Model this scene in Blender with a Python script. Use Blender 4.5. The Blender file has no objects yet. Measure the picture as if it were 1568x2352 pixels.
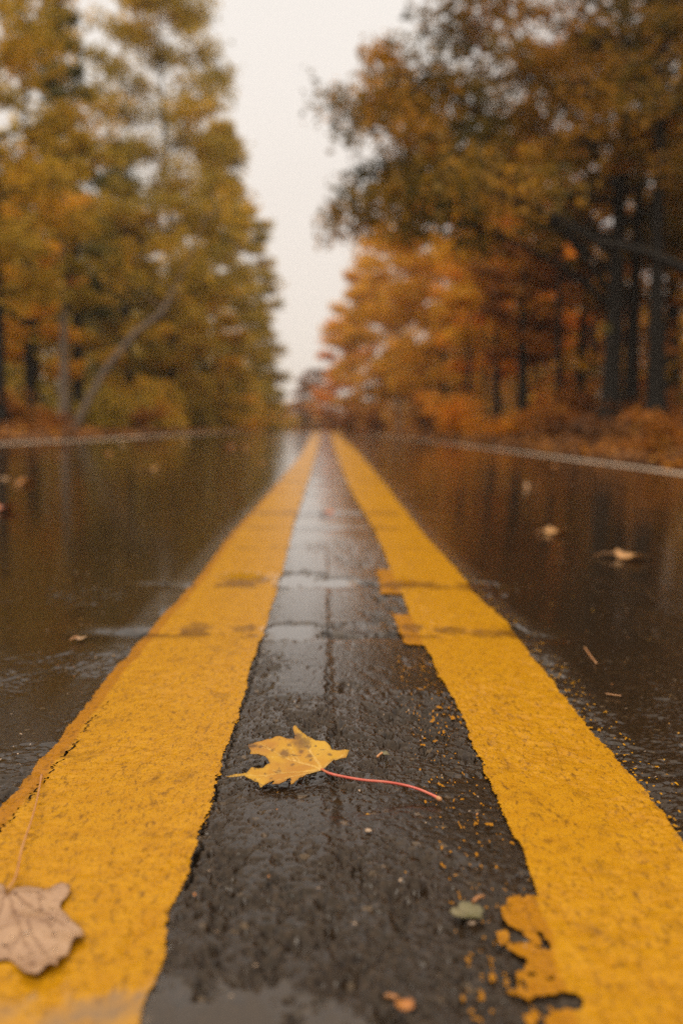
import bpy, math, random
import numpy as np
from mathutils import Vector, Matrix
from mathutils.geometry import delaunay_2d_cdt
PI = math.pi
C = bpy.context.scene.collection
sc = bpy.context.scene

# ------------------------------------------------------------------ camera
CAM_H = 0.308
F_PX = 2287.0                    # focal length in the measuring frame (1568 x 2352)
PITCH = math.atan(208 / F_PX)
YAW = math.atan(39 / F_PX)
cam_d = bpy.data.cameras.new("camera")
cam = bpy.data.objects.new("camera", cam_d)
C.objects.link(cam)
cam.location = (0, 0, CAM_H)
cam.rotation_euler = (PI / 2 - PITCH, 0, -YAW)
cam_d.sensor_fit = 'VERTICAL'
cam_d.sensor_height = 36
cam_d.sensor_width = 24
cam_d.lens = 35
cam_d.clip_start = 0.02
cam_d.clip_end = 3000
cam_d.dof.use_dof = True
cam_d.dof.focus_distance = 0.90
cam_d.dof.aperture_fstop = 3.4
sc.camera = cam

# ------------------------------------------------------------------ world, sun
SUN_EL, SUN_AZ = math.radians(46), math.radians(205)
w = bpy.data.worlds.new("World")
sc.world = w
w.use_nodes = True
nt = w.node_tree
nt.nodes.clear()
N, L = nt.nodes.new, nt.links.new
out = N('ShaderNodeOutputWorld')
bg1 = N('ShaderNodeBackground'); bg2 = N('ShaderNodeBackground'); mixs = N('ShaderNodeMixShader')
sky = N('ShaderNodeTexSky'); sky.sky_type = 'NISHITA'; sky.sun_disc = False
sky.sun_elevation = SUN_EL; sky.sun_rotation = SUN_AZ
L(sky.outputs[0], bg1.inputs[0]); bg1.inputs[1].default_value = 0.10
tc = N('ShaderNodeTexCoord'); sep = N('ShaderNodeSeparateXYZ')
L(tc.outputs['Generated'], sep.inputs[0])
ramp = N('ShaderNodeValToRGB')
L(sep.outputs[2], ramp.inputs[0])
cr = ramp.color_ramp
cr.interpolation = 'EASE'
cr.elements[0].position = 0.0;  cr.elements[0].color = (0.96, 0.86, 0.77, 1)
cr.elements[1].position = 0.48; cr.elements[1].color = (0.98, 0.92, 0.86, 1)
e = cr.elements.new(0.70); e.color = (1.50, 1.27, 1.02, 1)
e = cr.elements.new(1.0); e.color = (2.1, 1.74, 1.34, 1)
nz = N('ShaderNodeTexNoise'); nz.inputs['Scale'].default_value = 2.2; nz.inputs['Detail'].default_value = 4
L(tc.outputs['Generated'], nz.inputs['Vector'])
mr = N('ShaderNodeMapRange'); mr.inputs[1].default_value = 0.25; mr.inputs[2].default_value = 0.75
mr.inputs[3].default_value = 0.95; mr.inputs[4].default_value = 1.04
L(nz.outputs[0], mr.inputs[0]); L(ramp.outputs[0], bg2.inputs[0]); L(mr.outputs[0], bg2.inputs[1])
mixs.inputs[0].default_value = 0.97
L(bg1.outputs[0], mixs.inputs[1]); L(bg2.outputs[0], mixs.inputs[2]); L(mixs.outputs[0], out.inputs[0])

sun_d = bpy.data.lights.new("sun", 'SUN'); sun_d.energy = 1.5; sun_d.angle = math.radians(30)
sun_d.color = (1.0, 0.90, 0.76)
sun = bpy.data.objects.new("sun", sun_d); C.objects.link(sun)
sdir = Vector((math.sin(SUN_AZ) * math.cos(SUN_EL), math.cos(SUN_AZ) * math.cos(SUN_EL), math.sin(SUN_EL)))
sun.rotation_euler = sdir.to_track_quat('Z', 'Y').to_euler()
sun.location = (0, 0, 30)

vs = sc.view_settings
vs.view_transform = 'Standard'; vs.look = 'None'; vs.gamma = 1; vs.use_curve_mapping = False
vs.exposure = 0.0
cy = sc.cycles
cy.max_bounces = 6; cy.diffuse_bounces = 3; cy.glossy_bounces = 3; cy.transmission_bounces = 3
cy.transparent_max_bounces = 8; cy.sample_clamp_indirect = 6
cy.use_denoising = False

# ------------------------------------------------------------------ helpers
ray_rot = cam.rotation_euler.to_matrix()
def ray(x, y):
    return ray_rot @ Vector(((x - 784) / F_PX, -(y - 1176) / F_PX, -1))
def at(x, y, depth):
    """point seen at measuring pixel x, y at road distance depth"""
    r = ray(x, y); k = depth / r.y
    return Vector((r.x * k, depth, CAM_H + r.z * k))
def smooth(a, b, x):
    t = np.clip((np.asarray(x, float) - a) / (b - a), 0, 1)
    return t * t * (3 - 2 * t)
CREST = 0.000113
def profile(d):
    d = np.asarray(d, float)
    u = np.clip(d - 6, 0, 144)
    return -CREST * u * u - np.clip(d - 150, 0, None) * 2 * CREST * 144 * 0.4
def cross(X):
    X = np.asarray(X, float)
    zl = 0.009 * np.clip(-X - 0.25, 0, 4)
    r = np.clip(X - 0.08, 0, 4)
    zr = -0.05 * (np.sqrt(r * r + 0.01) - 0.1) * (X > 0.08)
    return zl + zr
def G(X, d):
    return profile(d) + cross(X)
ROAD_L, ROAD_R = -4.35, 3.5
def terrain(X, d):
    X = np.asarray(X, float); d = np.asarray(d, float)
    lo = np.clip(ROAD_L - X, 0, None); ro = np.clip(X - ROAD_R, 0, None)
    z = G(np.clip(X, ROAD_L, ROAD_R), d)
    z = z + np.where(lo > 0, 0.05 * np.clip(lo, 0, 3) + 0.03 * np.clip(lo - 3, 0, 40), 0)
    z = z + np.where(ro > 0, 0.10 * np.clip(ro, 0, 4.5) + 0.04 * np.clip(ro - 4.5, 0, 40), 0)
    inside = (lo == 0) & (ro == 0)
    return np.where(inside, z - 0.06, z - 0.012)
def ground(x, y, lift=0.0):
    """road point under measuring pixel x, y"""
    r = ray(x, y); k = CAM_H / max(1e-5, -r.z)
    for _ in range(30):
        zt = float(G(r.x * k, r.y * k)) + lift
        k2 = (CAM_H - zt) / max(1e-5, -r.z)
        k = 0.5 * k + 0.5 * k2
    return r.x * k, r.y * k

def hash2(ix, iy, s):
    h = (ix.astype(np.int64) * 374761393 + iy.astype(np.int64) * 668265263 + s * 974634777) & 0xFFFFFFFF
    h = ((h ^ (h >> 13)) * 1274126177) & 0xFFFFFFFF
    h = ((h ^ (h >> 15)) * 2246822519) & 0xFFFFFFFF
    return ((h ^ (h >> 16)) & 0xFFFFFF) / float(0xFFFFFF)
def vnoise(x, y, s=0):
    ix = np.floor(x); iy = np.floor(y); fx = x - ix; fy = y - iy
    fx = fx * fx * fx * (fx * (fx * 6 - 15) + 10); fy = fy * fy * fy * (fy * (fy * 6 - 15) + 10)
    a = hash2(ix, iy, s); b = hash2(ix + 1, iy, s); c = hash2(ix, iy + 1, s); d = hash2(ix + 1, iy + 1, s)
    return (a * (1 - fx) + b * fx) * (1 - fy) + (c * (1 - fx) + d * fx) * fy
def fbm(x, y, s=0, o=3):
    t = 0; a = 1; n = 0
    for i in range(o):
        t = t + a * vnoise(x * 2 ** i + 17.3 * i, y * 2 ** i - 9.1 * i, s + i); n += a; a *= 0.5
    return t / n
def worley(x, y, s=0):
    ix = np.floor(x); iy = np.floor(y); f1 = np.full(x.shape, 9.0); idv = np.zeros(x.shape)
    for dx in (-1, 0, 1):
        for dy in (-1, 0, 1):
            cx = ix + dx; cy_ = iy + dy
            px = cx + hash2(cx, cy_, s); py = cy_ + hash2(cx, cy_, s + 5)
            d = (px - x) ** 2 + (py - y) ** 2
            m = d < f1; f1 = np.where(m, d, f1); idv = np.where(m, hash2(cx, cy_, s + 9), idv)
    return np.sqrt(f1), idv

def mesh_np(name, V, F, mats, parent=None, smooth_=False, attrs=None, mat_idx=None):
    V = np.asarray(V, np.float32); F = np.asarray(F, np.int32); k = F.shape[1]
    me = bpy.data.meshes.new(name)
    me.vertices.add(len(V)); me.vertices.foreach_set('co', V.ravel())
    me.loops.add(F.size); me.loops.foreach_set('vertex_index', F.ravel())
    me.polygons.add(len(F)); me.polygons.foreach_set('loop_start', np.arange(0, F.size, k, dtype=np.int32))
    me.update(calc_edges=True)
    if smooth_: me.polygons.foreach_set('use_smooth', np.ones(len(F), bool))
    for m in (mats if isinstance(mats, (list, tuple)) else [mats]): me.materials.append(m)
    if mat_idx is not None: me.polygons.foreach_set('material_index', np.asarray(mat_idx, np.int32))
    for an, av in (attrs or {}).items():
        a = me.attributes.new(an, 'FLOAT', 'POINT'); a.data.foreach_set('value', np.asarray(av, np.float32).ravel())
    o = bpy.data.objects.new(name, me); C.objects.link(o)
    if parent: o.parent = parent
    return o
def tag(o, label, cat, group=None, kind=None):
    if label: o['label'] = label
    if cat: o['category'] = cat
    if group: o['group'] = group
    if kind: o['kind'] = kind
    return o
def empty(name, loc, label, cat, group=None):
    o = bpy.data.objects.new(name, None); C.objects.link(o); o.location = loc
    o.empty_display_size = 0.1
    return tag(o, label, cat, group)

class Nodes:
    """small node-material writer"""
    def __init__(s, name):
        s.m = bpy.data.materials.new(name); s.m.use_nodes = True; s.t = s.m.node_tree; s.t.nodes.clear()
        s.out = s.t.nodes.new('ShaderNodeOutputMaterial')
    def n(s, kind, ins=None, **kw):
        nd = s.t.nodes.new('ShaderNode' + kind)
        for k, v in kw.items(): setattr(nd, k, v)
        for k, v in (ins or {}).items(): s.set(nd, k, v)
        return nd
    def set(s, nd, k, v):
        if isinstance(v, bpy.types.NodeSocket): s.t.links.new(v, nd.inputs[k])
        elif isinstance(v, bpy.types.Node): s.t.links.new(v.outputs[0], nd.inputs[k])
        else: nd.inputs[k].default_value = v
    def math(s, op, a, b=0.0, clamp=False):
        nd = s.n('Math', operation=op, use_clamp=clamp); s.set(nd, 0, a); s.set(nd, 1, b); return nd.outputs[0]
    def mix(s, f, a, b):
        nd = s.n('Mix', data_type='RGBA'); s.set(nd, 0, f); s.set(nd, 6, a); s.set(nd, 7, b); return nd.outputs[2]
    def noise(s, scale, detail=2, vec=None, rough=0.5):
        nd = s.n('TexNoise', {'Scale': scale, 'Detail': detail, 'Roughness': rough})
        s.set(nd, 'Vector', vec if vec is not None else s.obj()); return nd.outputs[0]
    def obj(s):
        if not hasattr(s, '_tc'): s._tc = s.n('TexCoord')
        return s._tc.outputs['Object']
    def attr(s, name):
        return s.n('Attribute', attribute_name=name).outputs['Fac']
    def rng(s, v, a, b, c=0.0, d=1.0):
        nd = s.n('MapRange', {1: a, 2: b, 3: c, 4: d}); s.set(nd, 0, v); return nd.outputs[0]
    def ramp(s, v, stops):
        nd = s.n('ValToRGB'); s.set(nd, 0, v); el = nd.color_ramp.elements
        el[0].position, el[0].color = stops[0][0], (*stops[0][1], 1)
        el[1].position, el[1].color = stops[-1][0], (*stops[-1][1], 1)
        for p, c in stops[1:-1]: q = el.new(p); q.color = (*c, 1)
        return nd.outputs[0]
    def done(s, sh):
        s.t.links.new(sh.outputs[0], s.out.inputs[0]); return s.m

# ------------------------------------------------------------------ materials
def asphalt_mat():
    M = Nodes('wet_asphalt')
    water = M.attr('water'); dark = M.attr('crack'); tint = M.attr('stone'); film = M.attr('film'); lane = M.attr('lane'); silt = M.attr('silt')  # crack: recess and groove shade as dark colour; silt: tan tint
    n1 = M.noise(260, 3); n2 = M.noise(9, 3); n4 = M.noise(3.0, 3)
    base = M.ramp(n1, [(0.3, (0.010, 0.0066, 0.0036)), (0.55, (0.024, 0.0152, 0.0085)), (0.75, (0.054, 0.035, 0.020))])
    base = M.mix(M.rng(tint, 0.975, 0.99), base, (0.10, 0.070, 0.042, 1))
    base = M.mix(M.math('MULTIPLY', M.rng(n2, 0.4, 0.7), 0.5), base, (0.026, 0.015, 0.008, 1))
    base = M.mix(dark, base, (0.006, 0.005, 0.004, 1))  # recess shade of cracks and groove edges, put into the base colour
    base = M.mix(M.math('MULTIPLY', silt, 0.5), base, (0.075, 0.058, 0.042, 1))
    # a water film levels the tops; only the pits between the stones break it
    f1 = M.math('MINIMUM', M.noise(330, 2), 0.43); f2 = M.math('MINIMUM', M.noise(700, 2), 0.45)
    bh = M.math('ADD', M.math('MULTIPLY', f1, 0.7), M.math('MULTIPLY', f2, 0.3))
    keep = M.math('SUBTRACT', 1.0, water, True)
    bump = M.n('Bump', {'Strength': M.math('MULTIPLY', keep, M.math('MULTIPLY', M.rng(film, 0, 1, 0.34, 0.09), M.rng(lane, 0, 1, 1.0, 0.5))), 'Distance': 0.0022, 'Height': bh})
    crough = M.math('ADD', 0.02, M.math('MULTIPLY', keep, M.math('MULTIPLY', M.rng(lane, 0, 1, 0.085, 0.075), M.rng(n4, 0.3, 0.7, 0.7, 1.4))))
    b = M.n('BsdfPrincipled', {'Base Color': base, 'Roughness': M.rng(lane, 0, 1, 0.34, 0.6), 'Normal': bump,
        'Specular IOR Level': M.math('MULTIPLY', M.rng(lane, 0, 1, 0.42, 0.0), M.rng(film, 0, 0.9, 0.0, 1.0)), 'Coat Weight': M.math('MULTIPLY', M.math('SUBTRACT', 1.0, dark, True), 1.0),
        'Coat Roughness': crough, 'Coat IOR': M.math('ADD', M.math('ADD', 1.34, M.math('MULTIPLY', M.math('MULTIPLY', water, 0.30), M.math('SUBTRACT', 1.0, silt, True))), M.math('MULTIPLY', M.math('MULTIPLY', film, 0.15), M.math('SUBTRACT', 1.0, lane, True)))})
    M.set(b, 'Coat Normal', bump)
    return M.done(b)
def paint_mat(name, c1, c2, cold, dirt_c):
    M = Nodes(name)
    cover = M.attr('cover'); old = M.attr('old'); dirt = M.attr('dirt'); water = M.attr('water'); silt = M.attr('silt')  # silt: tan tint at near left
    n1 = M.noise(60, 4); n2 = M.noise(330, 3, rough=0.6); n3 = M.noise(1000, 2); n4 = M.noise(14, 3); n6 = M.noise(520, 2)
    mp = M.n('Mapping', {'Scale': (1.0, 0.35, 1.0)}); M.set(mp, 'Vector', M.obj())
    n5 = M.noise(240, 4, mp.outputs[0], 0.65)
    col = M.mix(M.rng(n1, 0.3, 0.7), c1, c2)
    col = M.mix(old, col, cold)
    col = M.mix(M.math('MULTIPLY', M.rng(n4, 0.5, 0.75), 0.16), col, cold)
    col = M.mix(M.math('MULTIPLY', M.rng(n5, 0.53, 0.70), 0.75), col, dirt_c)
    col = M.mix(M.math('MULTIPLY', M.rng(n6, 0.58, 0.68), 0.62), col, dirt_c)
    col = M.mix(M.math('MULTIPLY', dirt, M.rng(n2, 0.35, 0.6, 0.45, 1.0)), col, dirt_c)
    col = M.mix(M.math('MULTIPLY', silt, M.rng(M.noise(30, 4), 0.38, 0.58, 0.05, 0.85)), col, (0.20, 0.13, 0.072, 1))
    alpha = M.rng(M.math('ADD', cover, M.math('MULTIPLY', M.math('SUBTRACT', n2, 0.5), 0.9)), 0.44, 0.56)
    keep = M.math('SUBTRACT', 1.0, water, True)
    hh = M.math('ADD', M.math('MULTIPLY', n6, 0.6), M.math('MULTIPLY', n3, 0.4))
    bump = M.n('Bump', {'Strength': M.math('MULTIPLY', keep, 0.6), 'Distance': 0.0012, 'Height': hh})
    b = M.n('BsdfPrincipled', {'Base Color': col, 'Roughness': 0.75, 'Normal': bump, 'Specular IOR Level': 0.0,
        'Coat Weight': M.math('ADD', M.math('MULTIPLY', water, 0.4), 0.55, True),
        'Coat Roughness': M.math('ADD', 0.03, M.math('MULTIPLY', keep, 0.17)), 'Coat IOR': 1.33, 'Alpha': alpha})
    M.set(b, 'Coat Normal', bump)
    return M.done(b)
def leaf_mat(name, cols, clump=0.5, trans=0.5):
    """foliage: colour differs leaf by leaf and clump by clump"""
    M = Nodes(name)
    g = M.n('NewGeometry'); oi = M.n('ObjectInfo')
    rnd = g.outputs['Random Per Island']
    pos = M.n('VectorMath', operation='ADD'); M.set(pos, 0, M.obj())
    cmb = M.n('CombineXYZ'); M.set(cmb, 0, M.math('MULTIPLY', oi.outputs['Random'], 91.0)); M.set(pos, 1, cmb.outputs[0])
    cl = M.rng(M.noise(clump, 2, pos.outputs[0]), 0.32, 0.68)
    v = M.math('ADD', M.math('MULTIPLY', rnd, 0.35), M.math('MULTIPLY', cl, 0.65))
    st = [(i / (len(cols) - 1), c) for i, c in enumerate(cols)]
    col = M.ramp(v, st)
    hsv = M.n('HueSaturation', {'Color': col, 'Value': M.rng(rnd, 0, 1, 0.7, 1.3)})
    b = M.n('BsdfPrincipled', {'Base Color': hsv.outputs[0], 'Roughness': 0.55, 'Specular IOR Level': 0.3})
    t = M.n('BsdfTranslucent', {'Color': hsv.outputs[0]})
    mx = M.n('MixShader', {0: trans}); M.set(mx, 1, b.outputs[0]); M.set(mx, 2, t.outputs[0])
    return M.done(mx)
def bark_mat(name, c1, c2, scale=6):
    M = Nodes(name)
    mp = M.n('Mapping', {'Scale': (1, 1, 0.18)}); M.set(mp, 'Vector', M.obj())
    n1 = M.noise(scale * 4, 5, mp.outputs[0], 0.65)
    col = M.ramp(n1, [(0.3, c1), (0.7, c2)])
    bump = M.n('Bump', {'Strength': 0.8, 'Distance': 0.03, 'Height': n1})
    return M.done(M.n('BsdfPrincipled', {'Base Color': col, 'Roughness': 0.8, 'Normal': bump, 'Specular IOR Level': 0.25}))
def litter_mat():
    M = Nodes('leaf_strewn_soil')
    n1 = M.noise(1.3, 4); n2 = M.noise(22, 4)
    col = M.ramp(n2, [(0.25, (0.025, 0.014, 0.007)), (0.45, (0.065, 0.028, 0.011)), (0.6, (0.13, 0.052, 0.016)), (0.78, (0.22, 0.10, 0.035))])
    col = M.mix(M.math('MULTIPLY', M.rng(n1, 0.5, 0.68), 0.75), col, (0.045, 0.045, 0.014, 1))
    bump = M.n('Bump', {'Strength': 0.8, 'Distance': 0.05, 'Height': n2})
    return M.done(M.n('BsdfPrincipled', {'Base Color': col, 'Roughness': 0.75, 'Normal': bump, 'Specular IOR Level': 0.3}))

ASPHALT = asphalt_mat()
YELLOW = paint_mat('worn_yellow_paint', (0.40, 0.185, 0.004, 1), (0.47, 0.232, 0.007, 1), (0.32, 0.128, 0.004, 1), (0.115, 0.050, 0.008, 1))
WHITE = paint_mat('worn_white_paint', (0.66, 0.56, 0.46, 1), (0.74, 0.64, 0.53, 1), (0.48, 0.38, 0.29, 1), (0.14, 0.10, 0.07, 1))
OAK = leaf_mat('oak_leaves', [(0.038, 0.044, 0.008), (0.095, 0.080, 0.012), (0.28, 0.165, 0.018), (0.52, 0.245, 0.018), (0.62, 0.34, 0.030)], 0.5)
GOLD = leaf_mat('golden_leaves', [(0.48, 0.27, 0.022), (0.68, 0.35, 0.022), (0.78, 0.41, 0.026), (0.78, 0.44, 0.036)], 0.5)
AMBER = leaf_mat('orange_leaves', [(0.54, 0.22, 0.016), (0.74, 0.28, 0.016), (0.80, 0.32, 0.016), (0.76, 0.41, 0.030)], 0.5)
YGREEN = leaf_mat('yellow_green_leaves', [(0.28, 0.21, 0.026), (0.46, 0.30, 0.028), (0.62, 0.36, 0.026), (0.74, 0.38, 0.026)], 0.5)
OLIVE = leaf_mat('olive_leaves', [(0.24, 0.19, 0.030), (0.38, 0.275, 0.034), (0.52, 0.35, 0.036), (0.66, 0.41, 0.036)], 0.4)
PINE = leaf_mat('pine_needles', [(0.050, 0.058, 0.018), (0.095, 0.095, 0.026), (0.16, 0.14, 0.030), (0.28, 0.20, 0.034)], 0.5, 0.3)
RUST = leaf_mat('rust_leaves', [(0.10, 0.042, 0.012), (0.24, 0.082, 0.014), (0.40, 0.14, 0.018), (0.42, 0.22, 0.030)], 0.6)
BROWN = leaf_mat('brown_fallen_leaves', [(0.05, 0.022, 0.010), (0.12, 0.048, 0.014), (0.22, 0.085, 0.020), (0.34, 0.17, 0.05)], 0.8, 0.15)
BARK_D = bark_mat('dark_wet_bark', (0.007, 0.0055, 0.004), (0.022, 0.0175, 0.013))
BARK_G = bark_mat('grey_bark', (0.12, 0.092, 0.070), (0.30, 0.23, 0.17))
LITTER = litter_mat()

# ------------------------------------------------------------------ road: near patch with real relief, far sheet
PX0, PX1, PD0, PD1 = -0.64, 0.70, 0.36, 2.60
GROOVES = [(1.44, 0.030, 1.0), (1.87, 0.032, 1.0), (2.42, 0.03, 0.4), (2.86, 0.035, 0.55), (3.32, 0.05, 0.9), (4.3, 0.05, 0.5), (5.1, 0.07, 0.8), (6.0, 0.08, 0.6), (7.4, 0.1, 0.8), (9.2, 0.12, 0.6)]
def poly(pts):
    g = sorted([ground(x, y) for x, y in pts], key=lambda p: p[1])
    return np.array([p[1] for p in g]), np.array([p[0] for p in g])
E = {
 'lo': poly([(721, 992), (704, 1020), (688, 1050), (658, 1085), (625, 1124), (520, 1241), (450, 1334), (362, 1428), (255, 1550), (200, 1620), (140, 1700), (60, 1790), (-10, 1868), (-420, 2352)]),
 'li': poly([(737, 992), (732, 1020), (721, 1060), (700, 1130), (672, 1215), (649, 1310), (634, 1357), (614, 1428), (588, 1504), (570, 1555), (548, 1650), (510, 1750), (485, 1850), (455, 1930), (432, 2015), (386, 2100), (380, 2205), (322, 2352)]),
 'ri': poly([(756, 992), (764, 1020), (778, 1060), (805, 1130), (836, 1180), (866, 1234), (897, 1303), (922, 1368), (945, 1415), (977, 1486), (1014, 1560), (1060, 1650), (1105, 1750), (1145, 1850), (1195, 1950), (1225, 2030), (1240, 2085), (1290, 2220), (1330, 2352)]),
 'ro': poly([(768, 992), (795, 1016), (822, 1040), (880, 1110), (918, 1160), (977, 1234), (1048, 1308), (1094, 1369), (1159, 1428), (1206, 1486), (1255, 1550), (1305, 1610), (1355, 1680), (1420, 1750), (1490, 1830), (1568, 1928), (1900, 2352)]),
}
def edge(k, d): return np.interp(d, *E[k])
def edge_w(k, X, d):
    """edge with the ragged wobble of rolled paint"""
    s = {'lo': 11, 'li': 12, 'ri': 13, 'ro': 14}[k]
    far = np.clip(d, 0.7, 4)
    return edge(k, d) + 0.003 * (vnoise(d * 60, X * 0 + 3.3, s) - 0.5) + 0.004 * (vnoise(d * 17, X * 0 + 1.7, s + 3) - 0.5) * np.sqrt(far)

def gquad(px, py, hw, hh, X, d, seed):
    """soft blob on the road: measuring-frame centre and half sizes, turned into metres"""
    cx, cd = ground(px, py); _, c0 = ground(px, py + hh); _, c1 = ground(px, py - hh)
    x1, _ = ground(px + hw, py)
    a = (X - cx) / max(1e-6, x1 - cx); b = (d - cd) / (0.5 * (c1 - c0))
    r = np.sqrt(a * a + b * b) + 0.75 * (fbm(X * 55, d * 30, seed) - 0.5) + 0.5 * (fbm(X * 210, d * 120, seed + 3) - 0.5)
    return 1 - r                                   # > 0 inside
PUDDLES = [(684, 1330, 74, 19), (775, 1335, 58, 13), (672, 1449, 80, 22), (555, 1322, 56, 10), (840, 1440, 80, 14), (930, 1335, 22, 11), (1110, 1350, 46, 18), (1185, 1450, 36, 20), (740, 1196, 46, 8), (770, 1150, 40, 7)]
SMUDGES = [(548, 1338, 52, 9), (600, 1334, 20, 9), (452, 1442, 34, 10), (563, 1444, 34, 9), (905, 1345, 30, 10), (995, 1348, 44, 7), (1075, 1352, 30, 6), (950, 1440, 30, 9), (1040, 1447, 46, 9), (1120, 1455, 46, 10), (630, 1192, 30, 5), (600, 1212, 34, 5), (870, 1215, 30, 8)]
HOLES = [(803, 1574, 26, 16, 0.004), (878, 1744, 14, 22, 0.003), (1000, 1745, 9, 8, 0.002), (820, 2000, 12, 26, 0.004), (760, 1980, 8, 14, 0.003)]

def crackline(pts, X, d, width, seed):
    g = sorted([ground(x, y) for x, y in pts], key=lambda p: p[1])
    dd = np.array([p[1] for p in g]); xx = np.array([p[0] for p in g])
    cx = np.interp(d, dd, xx) + 0.009 * (fbm(d * 70, d * 0 + seed, seed, 3) - 0.5) + 0.0035 * (vnoise(d * 400, d * 0, seed + 2) - 0.5)
    inn = (d > dd[0]) & (d < dd[-1])
    wv = width * (0.35 + 1.3 * vnoise(d * 45, d * 0 + 8, seed + 4))
    return np.where(inn, np.clip(1.4 - np.abs(X - cx) / wv, 0, 1), 0)

def relief(X, d):
    """fine height, water, film, crack and groove-edge shade, stone id of the wet asphalt at X, d"""
    inL = edge('lo', d); inR = edge('ro', d)
    lane = np.maximum(smooth(0.0, 0.05, inL - X), smooth(-0.02, 0.05, X - inR))
    n_w = fbm(X * 235 + 1.2 * fbm(X * 90, d * 90, 31), d * 190, 21, 2)      # wormy plateaus
    n_c = fbm(X * 62, d * 44, 25, 3)                                      # coarse pits
    f1, sid = worley(X * 170, d * 170, 27)
    nb = smooth(0.44, 0.74, fbm(X * 7, d * 4, 28, 2) + 0.20 * smooth(0.0, 0.12, X) + 0.40 * smooth(0.75, 0.55, d) - 0.07)
    cut = np.minimum(n_w, 0.46) - 0.46
    h = cut * (0.0010 + 0.0120 * nb)
    h += np.minimum(n_c - 0.44, 0) * 0.024 * (0.05 + 1.0 * nb)
    h += (0.55 - np.clip(f1, 0, 0.8)) * 0.0006 * (0.03 + 0.97 * nb)
    h *= (1 - 0.72 * lane)
    # seam and groove ribs
    crack = crackline([(742, 1005), (748, 1100), (752, 1200), (755, 1350), (754, 1480), (752, 1560), (753, 1640), (757, 1750), (772, 1850), (800, 1930)], X, d, 0.0013, 41) * 0.6 * smooth(0.35, 0.6, vnoise(d * 14, d * 0, 45))
    crack = np.maximum(crack, crackline([(600, 1470), (578, 1545), (556, 1630), (520, 1745), (500, 1810), (476, 1885), (446, 1990), (428, 2040)], X, d, 0.0010, 42))
    crack = np.maximum(crack, crackline([(250, 1612), (205, 1660), (160, 1725), (112, 1785), (55, 1850), (0, 1905), (-60, 1960)], X, d, 0.0010, 43))
    h -= 0.0022 * crack
    step = smooth(0.0, 0.012, X - 0.001 - 0.006 * (vnoise(d * 50, d * 0, 47) - 0.5)) * 0.0012
    h -= step * (1 - lane)
    for gd, gw, ga in GROOVES:
        q = np.exp(-((d - gd - 0.02 * (vnoise(X * 12, X * 0 + gd, 51) - 0.5)) / gw) ** 2)
        h -= 0.0075 * ga * q * smooth(0.42, 0.25, np.abs(X)) * (0.35 + 1.0 * fbm(X * 28, d * 9, 52))
    for i, (px, py, hw, hh, dep) in enumerate(HOLES):
        q = gquad(px, py, hw, hh, X, d, 60 + i); h -= dep * np.clip(q * 2.5, 0, 1)
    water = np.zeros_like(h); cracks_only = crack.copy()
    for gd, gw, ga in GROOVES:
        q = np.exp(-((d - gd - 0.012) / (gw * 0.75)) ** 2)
        crack = np.maximum(crack, 0.8 * ga * q * smooth(0.42, 0.62, fbm(X * 55, d * 38, 55)) * (1 - lane) * (np.abs(X) < 0.3))  # step shading along the groove edges, painted into the dark mask
    for i, (px, py, hw, hh) in enumerate(PUDDLES):
        q = gquad(px, py, hw, hh, X, d, 80 + i)
        m = smooth(-0.02, 0.14, q); h = h * (1 - m) - 0.003 * m; water = np.maximum(water, m); crack = crack * (1 - m)
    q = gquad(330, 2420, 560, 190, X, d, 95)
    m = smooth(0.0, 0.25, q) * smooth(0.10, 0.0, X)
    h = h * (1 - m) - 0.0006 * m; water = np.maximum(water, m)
    silt = smooth(0.0, 0.5, q)  # tan tint over the near left puddle area
    film = np.maximum(lane * smooth(0.7, 1.8, d), smooth(1.0, 3.0, d) * 0.9)
    h *= 1 - 0.75 * smooth(1.2, 2.6, d) * (1 - water)
    return h, water, film, crack, sid, silt, lane, cracks_only  # crack includes the painted groove shading; silt is the tan tint

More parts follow.
